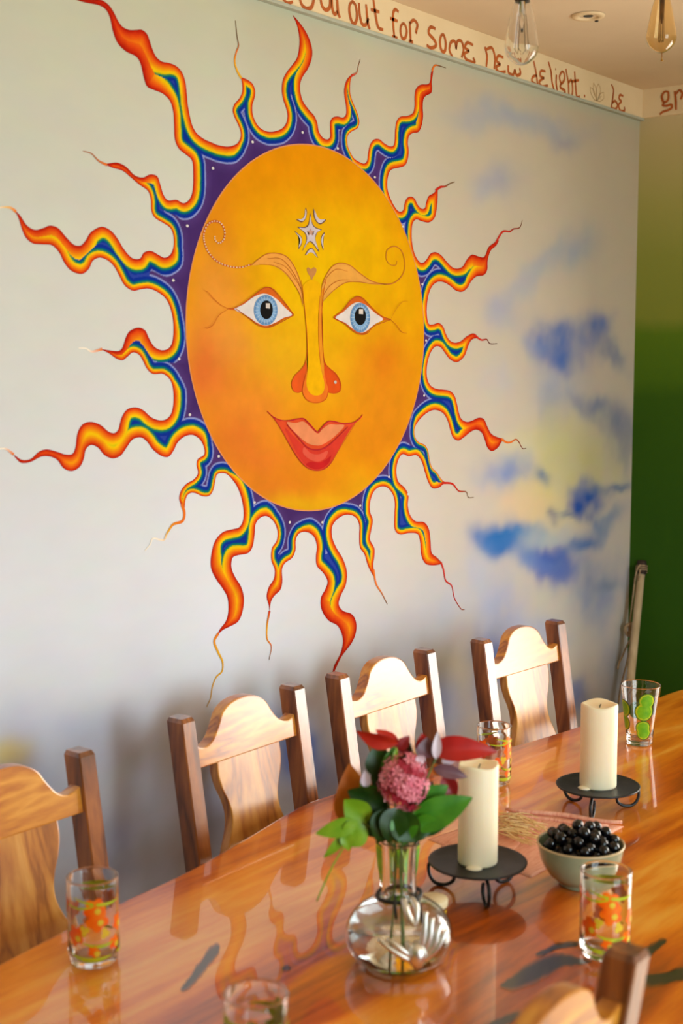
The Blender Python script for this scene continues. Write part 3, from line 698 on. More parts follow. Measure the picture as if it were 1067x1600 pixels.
# ---- face: a disc whose paint runs from yellow in the middle to orange and red on cheeks and chin
def px_of_uz(u, z):
    rel = np.stack([u, np.full_like(u, WY), z], -1) - CAM
    dp = rel @ FW
    return IW / 2 + F * (rel @ RT) / dp, IH / 2 - F * (rel @ UP) / dp
def build_face():
    nr, na = 90, 220
    V = [(0, 0)]; Fc = []
    for i in range(1, nr + 1):
        for k in range(na):
            a = 2 * math.pi * k / na; V.append((FR * i / nr * math.cos(a), FR * i / nr * math.sin(a)))
    for k in range(na): Fc.append((0, 1 + k, 1 + (k + 1) % na))
    for i in range(nr - 1):
        for k in range(na):
            a, b_ = 1 + i * na + k, 1 + i * na + (k + 1) % na; Fc.append((a, a + na, b_ + na, b_))
    V = np.array(V)
    u, z = V[:, 0] + FC[0], V[:, 1] + FC[1]
    x, y = px_of_uz(u, z)
    c = np.tile(lin((246, 158, 4)), (len(V), 1))
    wx = 26 * (fbm(u * 12, z * 12, 31) - .5); wy = 26 * (fbm(u * 12, z * 12, 37) - .5)
    def bl(cx, cy, rx, ry, col, a):
        nonlocal c
        w = np.exp(-(((x + wx - cx) / rx) ** 2 + ((y + wy - cy) / ry) ** 2)) * a
        c = c * (1 - w[:, None]) + lin(col)[None] * w[:, None]
    bl(480, 265, 150, 60, (242, 146, 0), .7)
    bl(505, 440, 110, 120, (250, 202, 0), 1.0); bl(440, 560, 70, 60, (248, 190, 24), .8); bl(560, 420, 70, 90, (248, 188, 0), .8); bl(620, 520, 40, 110, (246, 184, 0), .7)
    bl(530, 590, 60, 50, (248, 186, 22), .6)
    bl(335, 470, 40, 90, (246, 158, 60), .8); bl(350, 540, 50, 40, (250, 166, 66), .7); bl(330, 590, 46, 50, (240, 120, 50), .8); bl(390, 640, 70, 60, (246, 140, 50), .7); bl(318, 560, 22, 60, (236, 110, 50), .5)
    bl(600, 570, 42, 60, (236, 128, 20), .85); bl(600, 640, 60, 60, (240, 146, 24), .7); bl(585, 690, 60, 40, (238, 140, 22), .6)
    bl(400, 720, 80, 40, (240, 124, 44), .75); bl(370, 680, 40, 40, (240, 120, 46), .6); bl(480, 760, 90, 30, (242, 140, 24), .7); bl(420, 765, 50, 26, (240, 128, 40), .6)
    bl(480, 790, 120, 18, (246, 186, 20), .8); bl(590, 760, 60, 24, (246, 186, 18), .6)
    bl(340, 340, 30, 60, (236, 140, 20), .6)
    c *= (0.70 + 0.16 * fbm(u * 22, z * 22, 40))[:, None]
    me = pydata('face', np.stack([V[:, 0], np.full(len(V), lay(2)), V[:, 1]], 1), Fc)
    set_paint(me, c)
    return obj('face', me, 'mural_paint', mural)
face = build_face()

PAINTS = {}
def pmat(c):
    k = 'paint_%d_%d_%d' % c
    if k not in MATS: simple(k, tuple(int(v * .93) for v in c), tuple(int(v * .87) for v in c), rough=0.8, scale=30, spec=0.04)
    return MATS[k]
def fpatch(name, px_pts, col, layer, parent=face, sub=6, smooth=True, fan=False):
    c = wall_uz(catmull(px_pts, sub, True) if smooth else px_pts, WY)
    bm = bmesh.new(); vs = [bm.verts.new((p[0] - FC[0], lay(layer), p[1] - FC[1])) for p in c]
    if fan:
        m_ = c.mean(0); cv = bm.verts.new((m_[0] - FC[0], lay(layer), m_[1] - FC[1]))
        for k in range(len(vs)): bm.faces.new((cv, vs[k], vs[(k + 1) % len(vs)]))
    else:
        bmesh.ops.triangulate(bm, faces=[bm.faces.new(vs)])
    bmesh.ops.recalc_face_normals(bm, faces=bm.faces)
    return obj(name, bm, pmat(col), parent)
def flines(name, lines, col, layer, parent=face):
    bm = bmesh.new()
    for pts, w in lines:
        c = wall_uz(catmull(pts, 6), WY); n = len(c)
        flat_line(bm, c, [w * PXM * (0.55 + 0.45 * math.sin(math.pi * i / (n - 1))) for i in range(n)], layer)
    return obj(name, bm, pmat(col), parent)
def zl(ox, oy, s, pts): return [(ox + x / s, oy + y / s) for x, y in pts]
E1 = (340, 420, 3.557)       # eyes and nose
E2 = (280, 220, 2.6675)      # brow
E3 = (400, 620, 5.335)       # mouth
E4 = (440, 310, 10.67)       # star
LINE = (206, 92, 24)
# eyes
for nm, lid, white, iris, pup, glint in (
    ('L', [(50, 222), (95, 218), (150, 185), (205, 140), (255, 107), (300, 112), (350, 165), (400, 225), (418, 258), (370, 280), (320, 308), (270, 325), (220, 312), (170, 275), (120, 240)],
     [(90, 224), (140, 198), (200, 155), (260, 138), (320, 165), (370, 215), (410, 256), (365, 272), (315, 300), (265, 316), (215, 300), (165, 265)],
     (263, 230, 66, 84), (266, 228, 35, 52), (272, 206)),
    ('R', [(640, 272), (690, 230), (730, 180), (765, 157), (800, 165), (850, 215), (905, 262), (955, 282), (905, 290), (860, 320), (820, 358), (785, 362), (745, 342), (700, 305)],
     [(652, 272), (695, 240), (740, 200), (780, 186), (825, 205), (870, 245), (915, 280), (870, 308), (825, 345), (790, 355), (750, 335), (705, 300)],
     (788, 272, 55, 82), (788, 264, 31, 49), (790, 238))):
    ey = fpatch('eye', zl(*E1, lid), (222, 104, 30), 3)
    fpatch('eye_white', zl(*E1, white), (232, 222, 218), 4, ey)
    ring = lambda cx, cy, rx, ry: zl(*E1, [(cx + rx * math.cos(2 * math.pi * k / 16), cy + ry * math.sin(2 * math.pi * k / 16)) for k in range(16)])
    fpatch('iris', ring(*iris), (104, 148, 196), 5, ey)
    fpatch('iris_ring', ring(iris[0], iris[1], iris[2] * .82, iris[3] * .82), (136, 178, 220), 5.5, ey)
    fpatch('pupil', ring(*pup), (24, 24, 24), 6.5, ey)
    gx, gy = glint
    fpatch('glint', zl(*E1, [(gx - 11, gy - 14), (gx + 12, gy - 14), (gx + 12, gy + 15), (gx - 11, gy + 13)]), (226, 214, 204), 7.5, ey, smooth=False)
    bm = bmesh.new()
    for k in range(22):
        a = 2 * math.pi * k / 22; cx, cy, rx, ry = iris
        q = wall_uz(zl(*E1, [(cx + rx * .62 * math.cos(a), cy + ry * .66 * math.sin(a)), (cx + rx * .95 * math.cos(a), cy + ry * .95 * math.sin(a))]), WY)
        flat_line(bm, q, [.0016, .0010], 6)
    obj('iris_fleck', bm, pmat((184, 206, 226)), ey)
for p, w in (
    ([(50, 222), (95, 216), (150, 182), (205, 140), (255, 106), (300, 112), (350, 165), (420, 258)], 1.5), ([(95, 222), (170, 275), (220, 313), (270, 326), (320, 310), (418, 258)], 1.6),
    ([(638, 272), (690, 230), (730, 178), (765, 156), (800, 163), (850, 214), (905, 262), (958, 282)], 1.5), ([(640, 272), (700, 306), (745, 344), (785, 364), (825, 358), (865, 318), (955, 283)], 1.6),
    ([(50, 222), (10, 200), (-30, 165), (-60, 130), (-78, 122)], .8), ([(50, 225), (0, 260), (-30, 310), (-60, 330), (-78, 328)], .8),
    ([(955, 283), (985, 310), (1015, 350), (1045, 358)], .9), ([(955, 280), (985, 225), (1020, 185), (1050, 180)], .7)):
    flines('eyelid_line', [(zl(*E1, p), w)], (196, 88, 30), 8)
# nose
fpatch('nostril', zl(*E1, [(487, 510), (470, 550), (430, 590), (408, 630), (415, 672), (440, 688), (468, 680), (488, 640), (494, 570)]), (236, 92, 30), 3)
fpatch('nostril', zl(*E1, [(588, 510), (605, 545), (650, 580), (680, 630), (675, 680), (640, 692), (608, 684), (590, 640), (584, 570)]), (230, 84, 22), 3)
fpatch('nose_tip', zl(*E1, [(492, 560), (478, 620), (468, 680), (492, 728), (545, 745), (596, 726), (612, 680), (598, 620), (586, 560), (560, 600), (520, 600)]), (244, 122, 34), 3.4)
fpatch('nose_bridge', zl(*E1, [(478, 200), (486, 300), (496, 420), (498, 540), (490, 640), (510, 690), (545, 705), (580, 690), (590, 640), (570, 540), (560, 420), (556, 300), (560, 200), (576, 100), (520, 60), (470, 100)]), (248, 184, 4), 3.8)
fpatch('nose_shade', zl(*E1, [(562, 200), (558, 300), (558, 420), (566, 520), (582, 600), (588, 540), (580, 430), (576, 300), (580, 200), (590, 110), (572, 130)]), (238, 150, 34), 4.2)
flines('nose_line', [(zl(*E1, p), w) for p, w in (
    ([(462, 60), (470, 130), (480, 230), (490, 340), (494, 450), (484, 520), (460, 560), (425, 595), (408, 635), (415, 672), (440, 688), (468, 680)], 1.5),
    ([(600, 60), (584, 130), (576, 230), (576, 340), (582, 450), (592, 520), (620, 555), (655, 585), (680, 635), (676, 680), (640, 692), (610, 684)], 1.5),
    ([(494, 560), (478, 620), (468, 680), (492, 728), (545, 745), (596, 726), (612, 680)], 1.3), ([(562, 150), (557, 300), (559, 430), (570, 540)], 1.0))], (214, 88, 26), 5)
fpatch('nose_stud', zl(*E1, [(643, 624), (654, 622), (656, 636), (645, 638)]), (206, 196, 180), 6)
# mouth
fpatch('lips', zl(*E3, [(85, 118), (135, 165), (200, 192), (270, 196), (340, 182), (390, 182), (430, 215), (500, 285), (530, 268), (590, 208), (640, 205), (720, 222), (800, 215), (850, 185), (882, 150), (870, 180), (820, 225), (760, 310), (690, 430), (620, 550), (560, 602), (490, 614), (420, 590), (350, 520), (280, 410), (220, 300), (160, 205)]), (232, 80, 40), 3)
fpatch('lower_lip', zl(*E3, [(235, 260), (300, 320), (370, 390), (440, 440), (500, 452), (560, 438), (640, 380), (720, 310), (800, 235), (750, 320), (680, 440), (612, 545), (550, 595), (490, 606), (425, 580), (360, 510), (300, 400)]), (222, 62, 44), 4)
fpatch('lip_glow', zl(*E3, [(395, 420), (450, 470), (520, 478), (590, 450), (570, 510), (510, 540), (440, 520), (385, 470)]), (230, 92, 70), 5)
fpatch('lip_shadow', zl(*E3, [(410, 560), (460, 540), (520, 548), (580, 520), (620, 490), (600, 550), (555, 592), (490, 604), (440, 590)]), (206, 36, 36), 5)
fpatch('upper_lip', zl(*E3, [(250, 215), (320, 218), (385, 205), (430, 238), (505, 305), (545, 270), (600, 232), (660, 232), (730, 238), (680, 300), (610, 360), (540, 400), (490, 405), (420, 385), (340, 320)]), (240, 146, 96), 5)
flines('lip_line', [(zl(*E3, p), w) for p, w in (
    ([(85, 118), (135, 165), (200, 195), (270, 197), (340, 184), (390, 182), (430, 215), (502, 292), (530, 268), (590, 208), (640, 205), (720, 222), (800, 215), (850, 185), (884, 148)], 2.0),
    ([(250, 230), (330, 320), (420, 420), (500, 442), (580, 418), (680, 330), (760, 250)], 2.4), ([(135, 165), (220, 300), (280, 410), (350, 520), (420, 590), (490, 614), (560, 602), (620, 550), (690, 430), (820, 225)], 1.2))], (196, 42, 46), 6)
# brows with curls
fpatch('eyebrow', zl(*E2, [(300, 518), (330, 492), (370, 470), (420, 472), (455, 492), (485, 540), (505, 600), (513, 680), (500, 640), (470, 590), (430, 545), (390, 522), (350, 516)]), (244, 166, 70), 3)
fpatch('eyebrow', zl(*E2, [(592, 680), (590, 620), (605, 570), (635, 525), (670, 510), (710, 520), (750, 552), (800, 585), (860, 598), (800, 598), (740, 588), (690, 590), (640, 625), (605, 660)]), (240, 170, 74), 3)
flines('brow_line', [(zl(*E2, p), w) for p, w in (
    ([(300, 518), (330, 492), (370, 470), (420, 472), (455, 492), (485, 540), (505, 600), (513, 680)], 1.6), ([(330, 515), (390, 520), (435, 545), (470, 588), (500, 640), (512, 690)], 1.3), ([(365, 490), (420, 492), (460, 530), (495, 590), (510, 640)], 1.3), ([(390, 505), (440, 525), (480, 575), (508, 620)], 1.1),
    ([(590, 690), (590, 620), (605, 570), (635, 525), (670, 510), (710, 520), (750, 552), (800, 585), (860, 598), (900, 588), (930, 555), (938, 510), (925, 460), (895, 440), (865, 455), (860, 490), (875, 515), (900, 518), (905, 500)], 1.8), ([(595, 600), (620, 560), (655, 535), (700, 545)], 1.1), ([(594, 650), (625, 605), (665, 582), (710, 580)], 1.2), ([(596, 670), (640, 625), (690, 592), (740, 588), (800, 596), (860, 598)], 1.2))], (206, 120, 44), 4.5)
sp_pts = zl(*E2, [(300, 515), (250, 528), (200, 522), (155, 502), (120, 465), (102, 420), (102, 380), (118, 348), (145, 335), (172, 345), (187, 375), (184, 410), (165, 427), (148, 415), (146, 400)])
flines('curl', [(sp_pts, 3.4)], (206, 96, 40), 3.2)
bm = bmesh.new(); cc = catmull(sp_pts, 8); acc = 0.0
for a, b_ in zip(cc[:-1], cc[1:]):
    acc += math.hypot(*(b_ - a))
    if acc > 3.6:
        acc = 0; q = wall_uz([b_], WY)[0]
        bm.faces.new([bm.verts.new((q[0] - FC[0] + .0024 * math.cos(k), lay(4), q[1] - FC[1] + .0018 * math.sin(k))) for k in [i * math.pi / 4 for i in range(8)]])
obj('curl_dots', bm, pmat((238, 206, 168)), face)
# star and crescents
SV = (214, 200, 206)
for pts in ([(468, 240), (490, 360), (520, 440), (580, 490), (665, 520), (600, 555), (568, 620), (560, 700), (620, 900), (540, 790), (470, 730), (410, 770), (335, 880), (395, 740), (400, 640), (360, 560), (250, 475), (350, 480), (420, 450), (450, 370)],
            [(392, 150), (415, 220), (400, 320), (360, 385), (310, 400), (230, 352), (300, 358), (360, 320), (385, 240)], [(520, 165), (560, 260), (600, 330), (660, 358), (735, 355), (690, 410), (630, 435), (570, 390), (525, 290)],
            [(205, 540), (260, 580), (320, 640), (335, 720), (310, 800), (270, 845), (300, 720), (280, 640)], [(715, 560), (665, 610), (645, 700), (655, 780), (690, 870), (680, 740), (690, 640)],
            [(375, 955), (420, 870), (480, 825), (530, 860), (605, 995), (540, 930), (480, 895), (430, 910)]):
    fpatch('star_outline', zl(*E4, pts), (128, 92, 70), 3, sub=3, fan=len(pts) > 15)
    cen = np.mean(pts, 0); big = len(pts) > 15
    sm = [tuple(cen + (np.array(p) - cen) * (0.86 if big else 0.80)) for p in pts]
    fpatch('star' if big else 'crescent', zl(*E4, sm), SV, 4, sub=3, fan=big)
fpatch('small_star', zl(*E4, [(470, 500), (490, 540), (530, 545), (500, 580), (510, 620), (470, 600), (435, 620), (445, 580), (415, 545), (455, 540)]), (206, 158, 136), 5, smooth=False)
fpatch('heart', zl(*E4, [(480, 1180), (530, 1150), (572, 1180), (560, 1250), (520, 1310), (490, 1370), (470, 1310), (425, 1240), (412, 1175), (440, 1150)]), (204, 140, 76), 3)
# pale rim of the face and little stars in the violet ring
bm = bmesh.new()
flat_line(bm, [FC + (FR + .001) * np.array((math.cos(2 * math.pi * k / 160), math.sin(2 * math.pi * k / 160))) for k in range(161)], [.003] * 161, 2.4)
obj('rim_line', bm, pmat((232, 150, 96)), mural)
for x, y in ((332, 263), (394, 222), (472, 207), (527, 232), (585, 277), (629, 354), (659, 444), (665, 532), (662, 618), (637, 772), (607, 745), (562, 790), (503, 816), (452, 816), (397, 785), (341, 713), (296, 648), (279, 561), (270, 438), (292, 353)):
    bm = bmesh.new(); q = wall_uz([(x, y)], WY)[0]
    bm.faces.new([bm.verts.new((q[0] - FC[0] + .0042 * math.cos(k), lay(3), q[1] - FC[1] + .0032 * math.sin(k))) for k in [i * math.pi / 4 for i in range(8)]])
    obj('painted_star', bm, pmat((230, 222, 220)), RAYS[-1])

# ================================================================== TABLE
TZ = 0.74
wood('table_wood', [(130, 54, 4), (204, 96, 8), (240, 140, 24), (250, 178, 68)], scale=2.2, stretch=(0.8, 6.5, 1.0), rough=0.3, coat=1.0, coat_rough=0.04, distort=0.8, bump=0.0, rings=5)
wood('table_edge_wood', [(84, 40, 14), (140, 78, 32), (170, 100, 46)], scale=5, stretch=(1, 1, 5), rough=0.4, coat=0.4)
painted('dark_inlay', rough=0.3, spec=0.5)
MATS['dark_inlay'].node_tree.nodes['Principled BSDF'].inputs['Coat Weight'].default_value = 1.0
far_edge = [(0.15, 1.20), (0.42, 1.47), (0.80, 1.60), (1.177, 1.669), (1.446, 1.705), (1.634, 1.722), (1.82, 1.757), (1.992, 1.795), (2.089, 1.806), (2.25, 1.79), (2.40, 1.765), (2.548, 1.737), (2.715, 1.700), (2.94, 1.668), (3.25, 1.645), (3.551, 1.630), (3.72, 1.52), (3.78, 1.30)]
near_edge = [(3.74, 1.00), (3.55, 0.80), (3.1, 0.72), (2.5, 0.70), (2.0, 0.69), (1.70, 0.695), (1.48, 0.765), (1.20, 0.79), (0.85, 0.775), (0.45, 0.80), (0.18, 0.95)]
outl = catmull(far_edge + near_edge, 5, True)
table = thing('dining_table', 'long live-edge wooden dining table with glossy orange-brown lacquered top', 'table', (2.0, 1.25, 0))
TL = np.array((2.0, 1.25))
bm = bmesh.new()
prism(bm, [tuple(p - TL) for p in outl], 0.055, 'z', 0.006, TZ - 0.055)
for f in bm.faces: f.material_index = 0 if abs(f.normal.z) > 0.5 else 1
obj('tabletop', bm, ['table_wood', 'table_edge_wood'], table)
for sx in (-1.15, 1.25):
    bm = bmesh.new(); prism(bm, [(-.32, 0.0), (.32, 0.0), (.32, .06), (.12, .12), (.10, .55), (.30, .64), (.30, TZ - .055), (-.30, TZ - .055), (-.30, .64), (-.10, .55), (-.12, .12), (-.32, .06)], .07, 'x', .004, sx - .035)
    obj('trestle', bm, 'table_edge_wood', table)
bm = bmesh.new(); box(bm, -1.12, 1.22, -.03, .03, .28, .40, .004); obj('stretcher', bm, 'table_edge_wood', table)
def inlay(px_pts):
    c = catmull(px_pts, 9, True)
    c = c + 5.0 * np.stack([fbm(c[:, 0] / 9, c[:, 1] / 6, 4) - .5, (fbm(c[:, 0] / 7, c[:, 1] / 5, 9) - .5) * 1.4], 1)
    P = np.array([onz(x, y, TZ + .0006) for x, y in c]) - np.array((2.0, 1.25, 0)); n = len(P)
    M = (P + P[(-np.arange(n)) % n]) / 2                      # middle line of the knot
    M = np.stack([np.convolve(np.r_[M[-3:, k], M[:, k], M[:3, k]], np.ones(7) / 7, 'valid') for k in range(3)], 1)
    rings = [P * (1 - q) + M * q for q in (0.0, 0.45, 1.0)]
    Fc = [(j * n + i, j * n + (i + 1) % n, (j + 1) * n + (i + 1) % n, (j + 1) * n + i) for j in range(2) for i in range(n)]
    me = pydata('dark_knot', np.concatenate(rings), Fc)
    dk = lin((52, 44, 32)); nzs = fbm(c[:, 0] / 8, c[:, 1] / 5, 2)[:, None]
    set_paint(me, np.concatenate([np.tile(lin((186, 98, 20)), (n, 1)) * (.6 + .4 * nzs), dk * (.7 + .9 * nzs), dk * (.8 + .6 * nzs)]))
    bm = bmesh.new(); bm.from_mesh(me)
    for f in bm.faces:
        if f.normal.z < 0: f.normal_flip()
    obj('dark_knot', bm, 'dark_inlay', table)
inlay([(283, 1545), (300, 1520), (316, 1497), (330, 1478), (342, 1475), (340, 1492), (324, 1512), (305, 1536), (290, 1547)])
inlay([(783, 1540), (800, 1524), (830, 1503), (862, 1488), (890, 1492), (925, 1500), (910, 1508), (880, 1512), (850, 1530), (815, 1546), (792, 1547)])
inlay([(1010, 1524), (1040, 1518), (1075, 1508), (1090, 1512), (1070, 1530), (1030, 1540), (1010, 1546), (995, 1536)])
inlay([(985, 1500), (1010, 1480), (1035, 1465), (1040, 1472), (1020, 1492), (1000, 1510)])
inlay([(764, 1600), (790, 1585), (812, 1578), (810, 1590), (785, 1606), (768, 1612)])
inlay([(838, 1490), (870, 1474), (905, 1470), (900, 1478), (868, 1484), (845, 1495)])
inlay([(440, 1514), (447, 1508), (455, 1511), (449, 1517)])

# ================================================================== CHAIRS
wood('chair_wood', [(140, 70, 12), (192, 112, 28), (216, 142, 44), (228, 158, 60)], scale=4.0, stretch=(1.2, 6, 6), rough=0.34, coat=1.0, coat_rough=0.27, bump=0.03)
wood('chair_wood_upright', [(84, 38, 12), (138, 74, 28), (176, 104, 46)], scale=4.0, stretch=(6, 6, 1.2), rough=0.32, coat=1.0, coat_rough=0.27, bump=0.03)
wood('splat_wood', [(134, 72, 18), (184, 112, 40), (208, 142, 60), (222, 160, 80)], scale=3.6, stretch=(6, 6, 1.1), rough=0.34, coat=1.0, coat_rough=0.27, bump=0.03)
HS, SEAT, TOPZ = 0.175, 0.44, 0.97
LEAN = math.radians(9.0); TLN = math.tan(LEAN)
def back_y(z): return max(0.0, z - SEAT) * TLN
def shear(bm):
    for v in bm.verts: v.co.y += back_y(v.co.z)
def make_chair(label):
    t = thing('dining_chair', label, 'chair', group='wooden dining chairs at the long table')
    for s in (-1, 1):
        bm = bmesh.new()
        pw, pd = 0.019, 0.023
        prof = [(0.0, 0.8), (0.40, 1.0), (0.5, 1.0), (0.75, 1.0), (TOPZ - .008, 1.0), (TOPZ, 0.82)]
        rings = []
        for z, k in prof:
            rings.append([bm.verts.new((s * HS + dx * pw * k, dy * pd * k, z)) for dx, dy in ((-1, -.9), (-.88, -1), (.88, -1), (1, -.9), (1, .9), (.88, 1), (-.88, 1), (-1, .9))])
        for a, b_ in zip(rings[:-1], rings[1:]):
            for k in range(8): bm.faces.new((a[k], a[(k + 1) % 8], b_[(k + 1) % 8], b_[k]))
        bm.faces.new(rings[0][::-1]); bm.faces.new(rings[-1])
        shear(bm); obj('back_post', bm, 'chair_wood_upright', t)
    a = HS - 0.017
    top = [(-a, TOPZ - .060), (-a + .02, TOPZ - .068), (-a + .035, TOPZ - .068), (-a + .055, TOPZ - .058), (-a + .075, TOPZ - .034), (-.068, TOPZ - .012), (-.045, TOPZ + .002), (-.02, TOPZ + .008), (0, TOPZ + .009)]
    right = [(-x, z) for x, z in top[:-1][::-1]]
    c = catmull(top + right, 4)
    outline = [(-a, TOPZ - .108)] + [tuple(p) for p in c] + [(a, TOPZ - .108)]
    bm = bmesh.new(); prism(bm, outline, 0.028, 'y', 0.003, -0.014); shear(bm)
    obj('crest_rail', bm, 'chair_wood', t)
    half = [(.099, TOPZ - .105), (.100, TOPZ - .135), (.093, TOPZ - .165), (.080, TOPZ - .195), (.074, TOPZ - .225), (.080, TOPZ - .255), (.098, TOPZ - .290), (.112, TOPZ - .325), (.112, TOPZ - .36), (.094, TOPZ - .42), (.088, SEAT)]
    rc = catmull(half, 4)
    outline = [tuple(p) for p in rc] + [(-p[0], p[1]) for p in rc[::-1]]
    bm = bmesh.new(); prism(bm, outline, 0.024, 'y', 0.003, -0.012); shear(bm)
    obj('back_splat', bm, 'splat_wood', t)
    bm = bmesh.new(); prism(bm, [(-.20, .0), (.20, .0), (.215, -.38), (.205, -.40), (-.205, -.40), (-.215, -.38)], .03, 'z', .006, SEAT - .03)
    obj('seat', bm, 'chair_wood', t)
    for s in (-1, 1):
        bm = bmesh.new(); box(bm, s * .18 - .019, s * .18 + .019, -.375, -.335, 0, SEAT - .03, .003); obj('front_leg', bm, 'chair_wood_upright', t)
        bm = bmesh.new(); box(bm, s * .178 - .010, s * .178 + .010, -.335, -.023, .20, .235, .002); obj('stretcher', bm, 'chair_wood', t)
    bm = bmesh.new(); box(bm, -.16, .16, -.366, -.344, .36, .41, .002); obj('apron', bm, 'chair_wood', t)
    return t
BK = (TOPZ - SEAT) * TLN
chair = make_chair('brown wooden dining chair with vase-shaped splat below the sun\'s long yellow-tipped ray')
chair.location = (1.966, 1.909 - BK, 0); chair.rotation_euler = (0, 0, math.radians(2.0))
for u, n, rz, lb in ((2.46, 1.908 - BK, 1.0, 'brown wooden dining chair behind the bouquet, touched by a red flame tip of the mural'),
                     (3.000, 1.862 - BK, -2.5, 'brown wooden dining chair in front of the mural\'s blue cloud patches near the corner'),
                     (1.335, 1.874 - BK, 1.0, 'brown wooden dining chair with worn golden splat behind the printed tumbler'),
                     (1.215, 0.703 + BK, 180.0, 'blurred brown wooden dining chair seen from behind across the table from the others')):
    c2 = dup(chair, lb); c2.location = (u, n, 0); c2.rotation_euler = (0, 0, math.radians(rz))

# ================================================================== POLE IN THE CORNER
simple('bamboo', (206, 184, 150), (184, 160, 124), rough=0.5, scale=12, stretch=(4, 4, 1))
simple('dark_binding', (40, 30, 24), (64, 46, 34), rough=0.7, scale=60)
simple('cord_fibre', (176, 150, 116), (136, 112, 84), rough=0.9, scale=120, bump=.4)
pt = Vector(ony(1003, 882, 2.055)); pb = Vector(ony(985, 1062, 2.02))
dirn = (pb - pt).normalized(); foot = pt + dirn * ((0.012 - pt.z) / dirn.z)
pole = thing('leaning_pole', 'pale wooden pole with dark bound top and knotted cord leaning in the corner', 'pole', tuple(foot))
def loc(p, o): return tuple(Vector(p) - o)
bm = bmesh.new(); tube(bm, [loc(foot, foot), loc(foot.lerp(pt, .5), foot), loc(pt, foot)], [.0145, .0145, .0135], 16); obj('shaft', bm, 'bamboo', pole, True)
bm = bmesh.new(); e = pt - dirn * .012; tube(bm, [loc(pt + dirn * .035, foot), loc(pt, foot), loc(e, foot)], [.0175, .0178, .0165], 16); obj('binding', bm, 'dark_binding', pole, True)
ax = dirn; s1 = ax.cross(Vector((0, 0, 1)).cross(ax)).normalized(); s1 = ax.cross(Vector((0, 1, 0))).normalized(); s2 = ax.cross(s1)
bm = bmesh.new()
hel = [tuple(pt + ax * (.004 + .022 * k / 40) + (s1 * math.cos(k * .5) + s2 * math.sin(k * .5)) * .0195 - foot) for k in range(41)]
tube(bm, hel, .0022, 6); obj('cord_wrap', bm, 'cord_fibre', pole, True)
dq = depth_of(pt) - .02
def pp(x, y, dd=0.0): return Vector(at(x, y, dq + dd)) - foot
KZ = lambda pts: [(940 + x / 5.0, 860 + y / 5.0) for x, y in pts]
bm = bmesh.new(); tube(bm, [pp(*q) for q in catmull(KZ([(305, 110), (275, 150), (255, 260), (240, 400), (228, 500), (218, 590)]), 4)], .0032, 6); obj('cord', bm, 'cord_fibre', pole, True)
bm = bmesh.new(); tube(bm, [pp(*q) for q in catmull(KZ([(300, 150), (285, 260), (270, 400), (258, 520), (245, 600)]), 4)], .0032, 6); obj('cord', bm, 'cord_fibre', pole, True)
bm = bmesh.new(); tube(bm, [pp(*q) for q in catmull(KZ([(245, 570), (200, 585), (185, 620), (205, 660), (240, 650), (262, 610), (255, 580), (225, 590), (220, 640), (235, 690)]), 5)], .0065, 8); obj('knot', bm, 'cord_fibre', pole, True)
for ln in ([(225, 690), (190, 760), (160, 830), (135, 880), (125, 930)], [(235, 690), (215, 780), (195, 880), (175, 960), (150, 1060), (130, 1200)], [(245, 690), (240, 800), (230, 900), (215, 1000), (205, 1120)]):
    bm = bmesh.new(); tube(bm, [pp(*q) for q in catmull(KZ(ln), 4)], .0034, 6); obj('cord_tail', bm, 'cord_fibre', pole, True)

